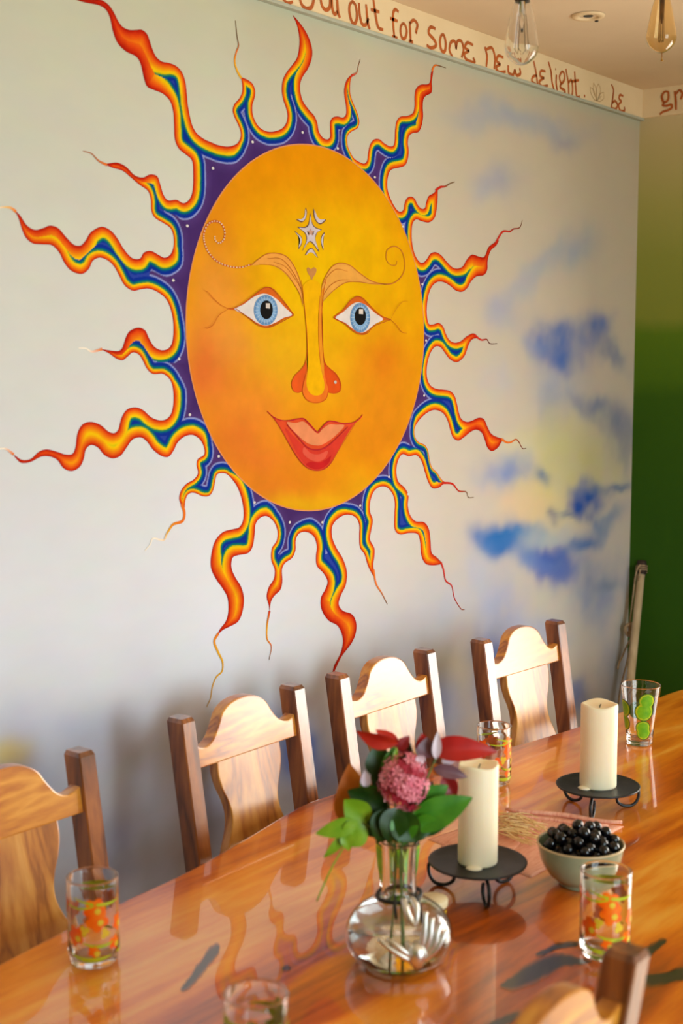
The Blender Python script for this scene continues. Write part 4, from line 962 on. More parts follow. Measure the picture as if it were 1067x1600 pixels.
# ================================================================== CEILING: bulbs and downlight
glass('bulb_glass', (0.97, 0.97, 0.97, 1), ior=1.3)
glass('amber_glass', (1.0, 0.88, 0.64, 1), ior=1.3)
simple('black_socket', (22, 22, 22), (34, 33, 32), rough=0.4, scale=20)
simple('brass', (176, 130, 60), (150, 108, 48), rough=0.3, metal=1.0, scale=20)
simple('filament_metal', (120, 92, 60), (90, 64, 40), rough=0.4, metal=0.8, scale=50)
def bulb(x, y, d, gl, label, fil):
    c = Vector(at(x, y, d))        # widest point of the bulb
    t = thing('pendant_bulb', label, 'light bulb', (c.x, c.y, c.z), group='pendant filament bulbs over the table')
    R = .032
    prof = [(0, -.030), (.010, -.028), (.020, -.021), (.028, -.012), (R, 0.0), (.0312, .012), (.027, .035), (.022, .060), (.0165, .080), (.0135, .092)]
    pc = catmull(prof, 4)
    inner = [(max(r - .0009, 0), z + (.0009 if z < 0 else 0)) for r, z in pc[::-1]]
    bm = bmesh.new(); lathe(bm, [tuple(p) for p in pc] + inner, 40); bmesh.ops.remove_doubles(bm, verts=bm.verts, dist=1e-5); bmesh.ops.recalc_face_normals(bm, faces=bm.faces)
    obj('glass_bulb', bm, gl, t, True)
    bm = bmesh.new(); lathe(bm, [(0, .085), (.0142, .085), (.0150, .090), (.0205, .094), (.0205, .150), (.016, .158), (.006, .162), (0, .162)], 32); obj('socket', bm, 'black_socket', t, True)
    bm = bmesh.new(); tube(bm, [(0, 0, .160), (0, 0, CEIL - c.z - .012)], .003, 8); obj('flex', bm, 'black_socket', t, True)
    bm = bmesh.new(); lathe(bm, [(0, CEIL - c.z - .018), (.04, CEIL - c.z - .018), (.045, CEIL - c.z - .001), (0, CEIL - c.z - .001)], 32); obj('ceiling_cup', bm, 'black_socket', t, True)
    bm = bmesh.new(); tube(bm, [(0, 0, .085), (0, 0, .05), (0, 0, .03)], [.006, .005, .002], 10); obj('stem', bm, gl if fil == 1 else 'filament_metal', t, True)
    for k in range(6 if fil == 1 else 8):
        a = 2 * math.pi * k / (6 if fil == 1 else 8); r1, r2 = (.007, .013) if fil == 1 else (.004, .006)
        bm = bmesh.new(); tube(bm, [(r1 * math.cos(a), r1 * math.sin(a), .062), (r2 * math.cos(a), r2 * math.sin(a), .0), (r2 * .8 * math.cos(a + .4), r2 * .8 * math.sin(a + .4), -.008)], .0006, 5); obj('filament', bm, 'filament_metal', t)
    if fil == 2:
        bm = bmesh.new(); tube(bm, [(.004, .0, -.028), (.005, 0, -.040), (.0055, 0, -.046)], [.0012, .001, .0032], 8); obj('tip', bm, 'brass', t, True)
    return t
bulb(815, 76, 2.476, 'bulb_glass', 'clear filament bulb in black socket hanging before the lettered border', 1)
bulb(1033, 60, 2.79, 'amber_glass', 'amber filament bulb with dark coil hanging near the ceiling corner', 2)
dl = onz(919, 24, CEIL)
t = thing('downlight', 'small round recessed downlight with pale ring set in the ceiling', 'ceiling light', (dl[0], dl[1], CEIL))
rr = 26 * depth_of(dl) / F
bm = bmesh.new(); lathe(bm, [(rr * .55, -.001), (rr * .62, -.006), (rr * .95, -.005), (rr, -.001)], 40); obj('ring', bm, 'cream_paint', t, True)
bm = bmesh.new(); lathe(bm, [(0, -.002), (rr * .58, -.0015)], 32); obj('lamp_face', bm, 'ceiling_plaster', t, True)
bm = bmesh.new(); lathe(bm, [(0, -.0035), (rr * .26, -.003), (rr * .30, -.002)], 24); obj('lamp', bm, 'black_socket', t, True)
bm = bmesh.new(); box(bm, rr * .9, rr * 1.06, -rr * .1, rr * .06, -.008, -.001); obj('clip', bm, 'black_socket', t)

# ================================================================== TABLEWARE
glass('clear_glass', (1, 1, 1, 1), ior=1.45)
glass('vase_glass', (0.98, 0.99, 0.98, 1), ior=1.42)
glass('water', (0.97, 0.985, 0.96, 1), ior=1.33)
simple('orange_print', (255, 88, 0), (255, 128, 8), rough=0.35, scale=60)
simple('lime_print', (204, 204, 30), (176, 196, 40), rough=0.35, scale=60)
simple('yellow_print', (240, 206, 60), (230, 190, 40), rough=0.35, scale=60)
simple('lime_rind', (38, 92, 14), (56, 116, 20), rough=0.35, scale=60)
simple('lime_flesh', (132, 196, 30), (96, 176, 22), rough=0.35, scale=60)
simple('lime_yellow', (196, 206, 40), (160, 196, 34), rough=0.35, scale=60)

def glass_body(bm, R0, R1, h, base=.012, wall=.0022, seg=56, foot=0.0):
    pr = [(0, .0008), (R0 * .86 - foot, .0005), (R0 * .96 - foot, .0015), (R0 - foot, .006), (R0, .014 + foot * 2)]
    pr += [(R0 + (R1 - R0) * k, .014 + (h - .014) * k) for k in (.25, .5, .75, .96)]
    lw = wall * .75
    pr += [(R1 - wall * .5 + lw * math.cos(a), h - lw + lw * math.sin(a)) for a in [math.pi * k / 8 for k in range(9)]]
    pr += [(R0 + (R1 - R0) * k - wall, .016 + (h - .016) * k) for k in (.96, .75, .5, .25)]
    pr += [(R0 - wall, base + .006), (R0 - wall - .004, base + .001), (0, base)]
    lathe(bm, pr, seg); bmesh.ops.recalc_face_normals(bm, faces=bm.faces)
def on_cyl(bm, pts, R, seg_face=True):
    """flat print: polygon of (angle, height) wrapped on the glass"""
    return [bm.verts.new((R(z) * math.cos(a), R(z) * math.sin(a), z)) for a, z in pts]
def print_disc(bm, a0, z0, r, R, petals=0, depth=.28, sx=1.0, rot=0.0):
    n = 40 if petals else 24
    rings = []
    for q in (0.34, 0.67, 1.0):
        ring_ = []
        for k in range(n):
            th = 2 * math.pi * k / n
            rad = r * q * (1 - depth + depth * abs(math.cos(petals * th / 2 + rot)) if petals else 1.0)
            ring_.append((a0 + sx * rad * math.cos(th) / R(z0), z0 + rad * math.sin(th)))
        rings.append(on_cyl(bm, ring_, R))
    c = on_cyl(bm, [(a0, z0)], R)[0]
    for k in range(n): bm.faces.new((c, rings[0][k], rings[0][(k + 1) % n]))
    for q in range(2):
        for k in range(n): bm.faces.new((rings[q][k], rings[q + 1][k], rings[q + 1][(k + 1) % n], rings[q][(k + 1) % n]))
def print_band(bm, a0, a1, zf, wf, R, n=40):
    prev = None
    for k in range(n + 1):
        q = k / n; a = a0 + (a1 - a0) * q; z, w = zf(q), wf(q)
        cur = on_cyl(bm, [(a, z - w / 2), (a, z + w / 2)], R)
        if prev: bm.faces.new((prev[0], cur[0], cur[1], prev[1]))
        prev = cur
FACE_A = math.atan2(-FW0[1], -FW0[0])          # direction from a thing towards the viewer's side of the room
def tumbler(base, h, R, label, rot=0.0, seed=1, main='orange_print'):
    t = thing('tumbler', label, 'glass', tuple(base), FACE_A + rot, group='printed tumblers on the table')
    bm = bmesh.new(); glass_body(bm, R, R * 1.0, h, .010, .0026, foot=.003); obj('glass_body', bm, 'clear_glass', t, True)
    Rf = lambda z: R + .0004
    for a, z, r, sx in ((-.05, .72, .020, 1.0), (.05, .585, .021, 1.0), (-.85, .40, .019, .9), (1.0, .50, .016, .8), (-.10, .23, .011, 1.0), (.80, .28, .013, 1), (2.3, .66, .020, 1), (3.05, .38, .019, 1), (-2.3, .55, .018, 1), (-1.7, .70, .016, 1), (-2.7, .25, .013, 1)):
        bm = bmesh.new(); print_disc(bm, a, z * h, .86 * r * R / .037, Rf, 5, .34, sx, seed * .7 + a * 3); obj('flower_print', bm, main, t)
        bm = bmesh.new(); print_disc(bm, a + .12, z * h - .004, .005, lambda z: R + .0008, 0, 0); obj('flower_eye', bm, 'yellow_print', t)
    for a0, a1, z0, z1, w in ((-.9, 1.1, .84, .76, .0045), (-1.3, .2, .74, .78, .003), (-.55, .75, .33, .30, .0045), (-1.1, .6, .18, .15, .006), (1.9, 3.5, .86, .82, .006), (2.0, 3.4, .30, .36, .0045), (-2.9, -1.4, .20, .16, .005), (.9, 1.9, .16, .22, .005)):
        bm = bmesh.new(); print_band(bm, a0, a1, lambda q: h * (z0 + (z1 - z0) * q - .035 * math.sin(math.pi * q)), lambda q: w * (.25 + math.sin(math.pi * q)), Rf); obj('leaf_band', bm, 'lime_print', t)
    for a, z in ((.35, .42), (-.45, .47), (2.6, .5), (-1.9, .35)):
        bm = bmesh.new(); print_disc(bm, a, z * h, .010, Rf, 3, .5, .8, a); obj('leaf_print', bm, 'yellow_print', t)
    return t
def mpp(p): return depth_of(p) / F
b1 = onz(147, 1500, TZ); s = mpp(b1); H1, R1 = 0.138, 41 * s * .97
tumbler(b1, H1, R1, 'glass tumbler with orange flower print standing alone before the golden chair', 0.3, 1)
b2 = onz(944, 1489, TZ); tumbler(b2, H1, R1, 'glass tumbler with orange flower print in front of the bowl of dark berries', 0.0, 2)
b3 = onz(771, 1223, TZ); tumbler(b3, H1 * .97, 27.5 * mpp(b3) * .98, 'glass tumbler with orange flower print behind the candle, near the table\'s far edge', 0.9, 3)
b4 = onz(400, 1551, TZ + H1); b4[2] = TZ; tumbler(b4, H1, R1 * 1.02, 'blurred glass tumbler with thick rim and yellow-green print at the near table edge', 2.4, 4, 'lime_yellow')

def lime_glass(base, h, R0, R1, label, limes, rot=0.0):
    t = thing('lime_glass', label, 'glass', tuple(base), FACE_A + rot, group='tapered glasses printed with limes')
    bm = bmesh.new(); glass_body(bm, R0, R1, h, .012, .0018); obj('glass_body', bm, 'clear_glass', t, True)
    Rr = lambda z: R0 + (R1 - R0) * max(0, (z - .014) / (h - .014))
    for a, z, r, kind in limes:
        bm = bmesh.new(); print_disc(bm, a, z * h, r, lambda q: Rr(q) + .0004); p = obj('lime_print', bm, 'lime_rind', t)
        bm = bmesh.new(); print_disc(bm, a, z * h, r * .90, lambda q: Rr(q) + .0008); obj('lime_pith', bm, 'lime_yellow', p)
        bm = bmesh.new(); print_disc(bm, a, z * h, r * .76, lambda q: Rr(q) + .0012, 8, .12); obj('lime_flesh', bm, 'lime_flesh', p)
    return t
b5 = onz(999, 1162, TZ); s = mpp(b5)
lime_glass(b5, 93 * s * 1.02, 20 * s, 31 * s, 'tapered clear glass printed with lime slices behind the far candle', [(.0, .60, 15 * s, 0), (.12, .78, 13 * s, 0), (-.02, .33, 11.5 * s, 0), (.05, .24, 11 * s, 0), (-1.35, .62, 14 * s, 0), (-1.5, .38, 14 * s, 0), (2.0, .6, 14 * s, 0), (3.2, .5, 13 * s, 0)])
b6 = onz(621, 1392, TZ); s6 = mpp(b6)
lime_glass(b6, .125, .032, .042, 'tapered clear glass printed with limes half hidden behind the flower vase', [(-1.15, .52, .030, 0), (1.15, .50, .030, 0), (.0, .62, .020, 0), (.9, .25, .014, 0), (-.9, .28, .014, 0), (2.4, .5, .019, 0), (-2.5, .5, .019, 0)])

# ---- candles on iron plates
simple('wax', (250, 230, 194), (252, 236, 206), rough=0.45, scale=12, sss=.35)
simple('wrought_iron', (34, 34, 36), (50, 49, 50), rough=0.42, metal=.6, scale=40, bump=.15)
simple('wick_black', (30, 26, 22), (50, 40, 30), rough=0.9, scale=60)
def holder(px, py, R, hz, label, rot):
    c = onz(px, py, TZ + hz); t = thing('candle_holder', label, 'candle holder', (c[0], c[1], TZ), rot, group='iron candle plates')
    bm = bmesh.new(); lathe(bm, [(0, hz - .004), (R * .90, hz - .004), (R, hz - .001), (R + .0015, hz + .002), (R - .001, hz + .003), (R * .9, hz), (0, hz)], 56); obj('plate', bm, 'wrought_iron', t, True)
    for k in range(3):
        a = 2 * math.pi * k / 3
        # scroll leg: from the plate outward and down, curling back on itself at the table
        pr = [(R * .80, hz - .004), (R * .98, hz - .012), (R * 1.06, hz * .62), (R * 1.03, hz * .30), (R * .90, .0045), (R * .68, .0045), (R * .52, hz * .25), (R * .50, hz * .50), (R * .55, hz * .60)]
        c2 = catmull(pr, 5); bm = bmesh.new()
        tube(bm, [(r * math.cos(a), r * math.sin(a), z) for r, z in c2], .0034, 8); obj('scroll_leg', bm, 'wrought_iron', t, True)
    return c
def candle(c, R, h, label, rot):
    t = thing('pillar_candle', label, 'candle', tuple(c), rot, group='cream pillar candles')
    bm = bmesh.new()
    pr = [(0, 0), (R * .98, 0), (R, .003), (R * .985, h * .5), (R, h - .006), (R * .97, h - .001), (R * .90, h - .0015), (R * .72, h - .006), (R * .4, h - .009), (0, h - .010)]
    lathe(bm, pr, 48)
    for v in bm.verts:
        if v.co.z > h - .008: v.co.z += .0022 * math.sin(3 * math.atan2(v.co.y, v.co.x) + .6)
    obj('wax_body', bm, 'wax', t, True)
    bm = bmesh.new(); tube(bm, [(0, 0, h - .012), (.001, 0, h - .006), (.003, .001, h - .002)], .0011, 6); obj('wick', bm, 'wick_black', t)
    bm = bmesh.new()
    bmesh.ops.create_icosphere(bm, subdivisions=2, radius=.010)
    for v in bm.verts: v.co = Vector((v.co.x * 1.5, v.co.y * 1.2, max(v.co.z, 0) * .45)) + Vector((-.0, -R * 1.05, 0.0005))
    obj('wax_drip', bm, 'wax', t, True)
h1 = onz(746, 1345, TZ + .056); s = mpp(h1)
c1 = holder(746, 1346, 76 * s, .056, 'black iron candle plate on scroll legs beside the flower vase', FACE_A + .12)
candle((c1[0], c1[1], TZ + .0562), 31 * s, 158 * s, 'cream pillar candle standing beside the bouquet', FACE_A + 1.3)
h2 = onz(934, 1226, TZ + .052); s = mpp(h2)
c2_ = holder(934, 1227, 64 * s, .052, 'black iron candle plate on scroll legs behind the berry bowl', FACE_A - .35)
candle((c2_[0], c2_[1], TZ + .0522), 28.5 * s, 131 * s, 'cream pillar candle standing behind the bowl of dark berries', FACE_A + .6)

# ---- bowl of dark berries
simple('celadon', (142, 156, 128), (126, 142, 116), rough=0.25, scale=18, coat=.6)
simple('celadon_rim', (196, 172, 130), (180, 158, 118), rough=0.4, scale=30)
simple('berry_skin', (6, 6, 9), (14, 11, 15), rough=0.13, scale=60, spec=.45)
bb = onz(906, 1381, TZ); sb = mpp(bb); RB_ = 67.5 * sb; hb = .078
bowl = thing('bowl', 'small round celadon-green ceramic bowl full of dark berries', 'bowl', tuple(bb))
pr = [(0, .003), (RB_ * .42, .002), (RB_ * .46, 0), (RB_ * .50, .002), (RB_ * .53, .008), (RB_ * .72, .020), (RB_ * .90, .044), (RB_ * .985, hb - .006), (RB_, hb - .001)]
pri = [(RB_ * .955, hb - .003), (RB_ * .93, hb - .010), (RB_ * .85, .046), (RB_ * .66, .024), (RB_ * .4, .010), (0, .008)]
bm = bmesh.new(); lathe(bm, catmull(pr, 3).tolist() + [(RB_ * .985, hb + .0008), (RB_ * .965, hb)] + catmull(pri, 3).tolist(), 56); bmesh.ops.recalc_face_normals(bm, faces=bm.faces); obj('bowl_body', bm, 'celadon', bowl, True)
bm = bmesh.new(); lathe(bm, [(RB_ + .0002, hb - .002), (RB_ + .0004, hb), (RB_ * .985, hb + .0014), (RB_ * .962, hb + .0002), (RB_ * .955, hb - .002)], 56); obj('rim', bm, 'celadon_rim', bowl, True)
bm = bmesh.new(); bmesh.ops.create_uvsphere(bm, u_segments=20, v_segments=12, radius=.0098)
berry_me = bpy.data.meshes.new('berry'); bm.to_mesh(berry_me); bm.free(); berry_me.materials.append(MATS['berry_skin'])
berry_me.polygons.foreach_set('use_smooth', [True] * len(berry_me.polygons))
placed = []
def try_berry(x, y, z, r=.0098):
    for q in placed:
        if (q - Vector((x, y, z))).length < 2 * r * .93: return False
    placed.append(Vector((x, y, z))); return True
for layer, (rmax, z) in enumerate(((RB_ * .80, hb - .012), (RB_ * .80, hb + .002), (RB_ * .62, hb + .015), (RB_ * .34, hb + .026))):
    for k in range(900):
        a, q = rnd.random() * 2 * math.pi, math.sqrt(rnd.random()) * rmax
        try_berry(q * math.cos(a), q * math.sin(a), z + rnd.uniform(-.003, .003))
for p in placed:
    o = bpy.data.objects.new('dark_berry', berry_me); COL.objects.link(o)
    o.location = Vector(bb) + p; o.rotation_euler = (rnd.random() * 6, rnd.random() * 6, 0)
    sc = rnd.uniform(.95, 1.06); o.scale = (sc, sc, sc * 1.04)
    tag(o, 'glossy black round berry heaped in the celadon-green bowl', 'berry', 'dark berries in the bowl')

# ---- folded cloth and straw bundle
simple('peach_cloth', (220, 148, 122), (238, 182, 156), rough=0.85, scale=30, stretch=(1, 10, 1), bump=.3)
simple('straw', (240, 214, 160), (222, 186, 124), rough=0.7, scale=40)
def px_quad(corners, nu, nv, hf):
    c = [np.array(onz(x, y, TZ)) for x, y in corners]
    V = []
    for j in range(nv + 1):
        for i in range(nu + 1):
            a, b_ = i / nu, j / nv
            p = (c[0] * (1 - a) + c[1] * a) * (1 - b_) + (c[3] * (1 - a) + c[2] * a) * b_
            V.append((p[0], p[1], TZ + hf(a, b_)))
    return V
def cloth_mesh(name, corners, thick, amp, seed, mat, parent, o):
    nu, nv = 44, 26
    hf = lambda a, b_: thick * min(1, 14 * min(a, 1 - a, b_, 1 - b_)) ** .5 + amp * (float(fbm(np.array(a * 5.0), np.array(b_ * 9.0), seed)) - .3) * min(1, 8 * min(a, 1 - a, b_, 1 - b_)) + .0008
    top = px_quad(corners, nu, nv, hf); bot = px_quad(corners, nu, nv, lambda a, b_: .0006)
    n = len(top); w = nu + 1
    Fc = [(j * w + i, j * w + i + 1, (j + 1) * w + i + 1, (j + 1) * w + i) for j in range(nv) for i in range(nu)]
    Fb = [tuple(n + k for k in f[::-1]) for f in Fc]
    ring_ = [i for i in range(w)] + [(j + 1) * w - 1 for j in range(1, nv + 1)] + [nv * w + i for i in range(nu - 1, -1, -1)] + [j * w for j in range(nv - 1, 0, -1)]
    Fs = [(ring_[k], n + ring_[k], n + ring_[(k + 1) % len(ring_)], ring_[(k + 1) % len(ring_)]) for k in range(len(ring_))]
    V = [(p[0] - o[0], p[1] - o[1], p[2] - o[2]) for p in top + bot]
    return obj(name, pydata(name, V, Fc + Fb + Fs), mat, parent, True)
co = onz(830, 1320, TZ)
cloth = thing('folded_cloth', 'folded peach-coloured cloth lying under the berry bowl and straw', 'cloth', tuple(co))
cloth_mesh('lower_fold', [(668, 1312), (800, 1268), (975, 1292), (830, 1372)], .0030, .003, 3, 'peach_cloth', cloth, co)
cloth_mesh('upper_fold', [(690, 1318), (796, 1276), (850, 1284), (790, 1350)], .0060, .006, 8, 'peach_cloth', cloth, co)
for k, (p0, p1, r) in enumerate((((790, 1270), (972, 1291), .0050), ((786, 1277), (950, 1297), .0038), ((690, 1326), (800, 1362), .0040))):
    bm = bmesh.new(); pts = []
    for q in range(15):
        w = q / 14; g = onz(p0[0] + (p1[0] - p0[0]) * w, p0[1] + (p1[1] - p0[1]) * w + 1.5 * math.sin(9 * w + k), TZ)
        pts.append((g[0] - co[0], g[1] - co[1], r + .0032 + .0012 * math.sin(7 * w + 2 * k)))
    tube(bm, pts, [r * (.7 + .3 * math.sin(math.pi * min(1, q / 14))) for q in range(15)], 10); obj('rolled_edge', bm, 'peach_cloth', cloth, True)
straw = thing('straw_bundle', 'small bundle of pale straw lying on the peach cloth', 'straw', tuple(onz(812, 1312, TZ)))
so = np.array(straw.location)
for k in range(60):
    x0, y0 = 772 + rnd.random() * 30, 1284 + rnd.random() * 30
    x1, y1 = x0 + 30 + rnd.random() * 32, y0 + 4 + rnd.random() * 16
    zz = TZ + .013 + rnd.random() * .008
    pts = [np.array(onz(x0 + (x1 - x0) * q, y0 + (y1 - y0) * q + 4 * math.sin(q * 3 + k), TZ)) for q in (0, .33, .66, 1)]
    bm = bmesh.new(); tube(bm, [(p[0] - so[0], p[1] - so[1], zz - TZ + .003 * math.sin(i * 1.5)) for i, p in enumerate(pts)], .0011, 5); obj('straw_stem', bm, 'straw', straw)

# ---- small pot behind the vase
simple('pot_top', (226, 206, 166), (216, 194, 152), rough=0.5, scale=20)
bj = onz(676, 1441, TZ); s = mpp(bj)
pot = thing('small_jar', 'small clear jar with cream lid and yellow label behind the vase', 'jar', tuple(bj), FACE_A)
bm = bmesh.new(); glass_body(bm, 21 * s, 21 * s, .030, .004, .002); obj('jar_body', bm, 'clear_glass', pot, True)
bm = bmesh.new(); lathe(bm, [(0, .0302), (23 * s, .0302), (23.5 * s, .032), (23.5 * s, .041), (22.5 * s, .043), (0, .043)], 40); obj('lid', bm, 'pot_top', pot, True)
bm = bmesh.new(); print_band(bm, .4, 1.3, lambda q: .018, lambda q: .014, lambda z: 21 * s + .0006); obj('jar_label', bm, 'yellow_print', pot)

# ================================================================== VASE AND BOUQUET
vb = onz(623, 1502, TZ); sv = mpp(vb)
vase = thing('flower_vase', 'round-bodied clear glass bottle vase with narrow neck holding the bouquet', 'vase', tuple(vb), FACE_A)
prof = [(0, .002), (40 * sv, .001), (54 * sv, .002), (68 * sv, .010), (80 * sv, .026), (84 * sv, .044), (80 * sv, .064), (68 * sv, .082), (48 * sv, .097), (32 * sv, .107), (27 * sv, .118), (26 * sv, .150), (27.5 * sv, .190), (30 * sv, .197)]
pc = catmull(prof, 4)
inn = [(max(0, r - .0030), z + (.006 if r < 60 * sv and z < .03 else .0)) for r, z in pc[::-1]]
bm = bmesh.new(); lathe(bm, pc.tolist() + inn, 64); bmesh.ops.remove_doubles(bm, verts=bm.verts, dist=1e-6); bmesh.ops.recalc_face_normals(bm, faces=bm.faces); obj('bottle', bm, 'vase_glass', vase, True)
wl = [(r - .0034, z) for r, z in pc if .010 < z < .084 and r > .05]
bm = bmesh.new(); lathe(bm, [(0, .0095)] + [(40 * sv, .0095)] + wl + [(0, wl[-1][1])], 56); bmesh.ops.recalc_face_normals(bm, faces=bm.faces); obj('water', bm, 'water', vase, True)
simple('black_cord', (16, 16, 16), (30, 28, 26), rough=0.6, scale=60)
simple('silver', (248, 244, 238), (220, 214, 206), rough=0.38, metal=1.0, scale=40)
bm = bmesh.new(); tube(bm, [(34 * sv * math.cos(a), 34 * sv * math.sin(a), .110 + .002 * math.sin(a)) for a in [2 * math.pi * k / 32 for k in range(32)]], .0032, 8, closed=True); obj('neck_cord', bm, 'black_cord', vase, True)
# silver open-hands charm hanging on the front of the bottle
def vp(x, y, dd): return Vector(at(x, y, dd)) 
vmat = (Matrix.Translation(Vector(vb)) @ Matrix.Rotation(FACE_A, 4, 'Z')).inverted()
dfront = depth_of(vb) - 84 * sv * 1.10
VZ = lambda x, y: (530 + x / 5.335, 1370 + y / 5.335)
def vloc(x, y, dd=0.0):
    return vmat @ vp(*VZ(x, y), dfront + dd)
bm = bmesh.new(); tube(bm, [vloc(*q) for q in ((600, 140, .055), (640, 165, .045), (668, 230, .030), (685, 320, .012), (692, 390, .006))], .0026, 8); obj('hanging_cord', bm, 'black_cord', vase, True)
bm = bmesh.new(); tube(bm, [vloc(*q) for q in ((470, 160, .055), (465, 240, .040), (475, 350, .024))], .0022, 8); obj('hanging_cord', bm, 'black_cord', vase, True)
charm = obj('charm', (lambda b: (tube(b, [vloc(*q) for q in ((660, 750, .001), (640, 690, -.002), (650, 610, -.003), (690, 560, 0.0))], [.007, .014, .017, .010], 12), b)[1])(bmesh.new()), 'silver', vase, True)
charm['label'] = 'silver charm of open hands'
for pts, r in (([(650, 720), (520, 660), (410, 590), (325, 515)], .0042), ([(640, 690), (540, 620), (460, 560), (400, 520)], .0044), ([(650, 660), (600, 590), (560, 550)], .0046), ([(660, 640), (700, 520), (715, 400), (722, 290)], .0044), ([(680, 640), (745, 530), (765, 430), (775, 340)], .0046),
               ([(700, 660), (790, 560), (820, 470), (850, 385)], .0044), ([(700, 690), (800, 610), (860, 520), (895, 440)], .0042), ([(540, 185), (560, 280), (610, 380), (640, 400)], .0040), ([(600, 180), (640, 240), (650, 320), (640, 400)], .0036)):
    c = catmull(pts, 4); n = len(c)
    bm = bmesh.new(); tube(bm, [vloc(x, y, -.003 - .005 * math.sin(math.pi * i / (n - 1)) + (.020 if pts[0][1] < 200 else 0) * (1 - i / (n - 1))) for i, (x, y) in enumerate(c)], [1.35 * r * (1 - .45 * i / (n - 1)) for i in range(n)], 10)
    obj('finger', bm, 'silver', charm, True)

# ---- leaves, petals
simple('leaf_dark', (20, 46, 8), (40, 78, 12), rough=0.4, scale=30, spec=.4)
simple('leaf_mid', (52, 116, 18), (76, 140, 26), rough=0.4, scale=30, spec=.4)
simple('leaf_bright', (110, 158, 20), (142, 180, 42), rough=0.4, scale=30)
simple('leaf_orange', (196, 98, 10), (214, 120, 24), rough=0.5, scale=20)
simple('petal_red', (160, 8, 6), (190, 20, 12), rough=0.45, scale=25)
simple('petal_deep_red', (120, 8, 16), (152, 16, 22), rough=0.45, scale=25)
simple('petal_orange_red', (176, 26, 14), (204, 50, 22), rough=0.45, scale=25)
simple('petal_mauve', (98, 60, 72), (128, 88, 98), rough=0.45, scale=25)
simple('petal_pale', (226, 208, 218), (206, 186, 200), rough=0.5, scale=25)
simple('petal_pink', (236, 110, 134), (250, 160, 170), rough=0.5, scale=60)
simple('petal_pink_deep', (160, 20, 48), (190, 44, 70), rough=0.5, scale=60)
simple('stem_green', (70, 96, 24), (100, 122, 40), rough=0.5, scale=40)
D0 = depth_of(vb) - .005
neck = Vector((vb[0], vb[1], TZ + .185))
def leaf_mesh(pb, pt_, w, curl=.15, cup=.2, roll=0.0, shape=1.0, nl=10, nw=4, thick=.0006):
    """a leaf or petal from base to tip: tapered blade, folded along the midrib and curled"""
    pb, pt_ = Vector(pb), Vector(pt_); ax_ = pt_ - pb; Ln = ax_.length; ax_.normalize()
    view = Vector(-FW); side = ax_.cross(view).normalized()
    nrm = side.cross(ax_).normalized()
    side, nrm = side * math.cos(roll) + nrm * math.sin(roll), nrm * math.cos(roll) - side * math.sin(roll)
    V = []; rows = []
    for lay_ in (0, 1):
        for i in range(nl + 1):
            q = i / nl
            wid = w / 2 * (math.sin(math.pi * min(1, q ** (.75 * shape) * .985 + .008)) ** .85) * (1.0 if q < 1 else 0)
            wid = max(wid, w * .02)
            for j in range(-nw, nw + 1):
                e = j / nw
                p = pb + ax_ * (Ln * q) + side * (wid * e) + nrm * (cup * wid * abs(e) ** 1.3 * 1.0 - curl * Ln * (2 * q - 1) ** 2 * .5 + .03 * wid * math.sin(9 * q + 3 * e)) - nrm * (thick * lay_)
                V.append(p)
    W_ = 2 * nw + 1; n = (nl + 1) * W_
    Fc = [(i * W_ + j, i * W_ + j + 1, (i + 1) * W_ + j + 1, (i + 1) * W_ + j) for i in range(nl) for j in range(W_ - 1)]
    Fb = [tuple(n + k for k in f[::-1]) for f in Fc]
    return V, Fc + Fb
def leaf_obj(name, b_, t_, w_px, mat, parent, org, d=0.0, dt=None, **kw):
    dd = D0 + d; dt = dd if dt is None else D0 + dt
    V, Fc = leaf_mesh(at(*b_, dd), at(*t_, dt), w_px * dd / F, **kw)
    return obj(name, pydata(name, [tuple(Vector(p) - org) for p in V], Fc), mat, parent, True)
def stem(parent, org, pts, r=.0016, mat='stem_green'):
    bm = bmesh.new(); c = catmull([tuple(Vector(p) - org) for p in pts], 4); tube(bm, c.tolist(), r, 7); obj('stem', bm, mat, parent, True)
def sprig(name, label, cat, end_px, d, blades, seed=0, group='flowers and leaves in the vase', foot_off=0.0):
    org = Vector((vb[0], vb[1], TZ + .012)) + Vector((.010 * math.cos(seed * 2.1), .010 * math.sin(seed * 2.1), 0))
    t = thing(name, label, cat, tuple(org), 0, group)
    e = Vector(at(*end_px, D0 + d))
    mid = neck + Vector((.006 * math.cos(seed * 2.1), .006 * math.sin(seed * 2.1), 0))
    stem(t, org, [org, org.lerp(mid, .6), mid, mid.lerp(e, .6) + Vector((0, 0, .006)), e])
    for nm, b_, t_, w, mat, dd, kw in blades:
        leaf_obj(nm, b_, t_, w, mat, t, org, dd, **kw)
    return t, org
sprig('red_flower', 'orange-red curled flower bract rising at the bouquet\'s left above dark leaves', 'flower', (617, 1172), .0, [
    ('petal', (622, 1165), (556, 1146), 30, 'petal_orange_red', .0, dict(curl=.18, cup=.35, roll=.5, shape=1.15)), ('petal', (622, 1168), (588, 1140), 24, 'petal_orange_red', .012, dict(curl=.1, cup=.3, roll=-.3)),
    ('petal', (620, 1172), (640, 1150), 20, 'petal_deep_red', .012, dict(curl=.1, cup=.3))], 1)
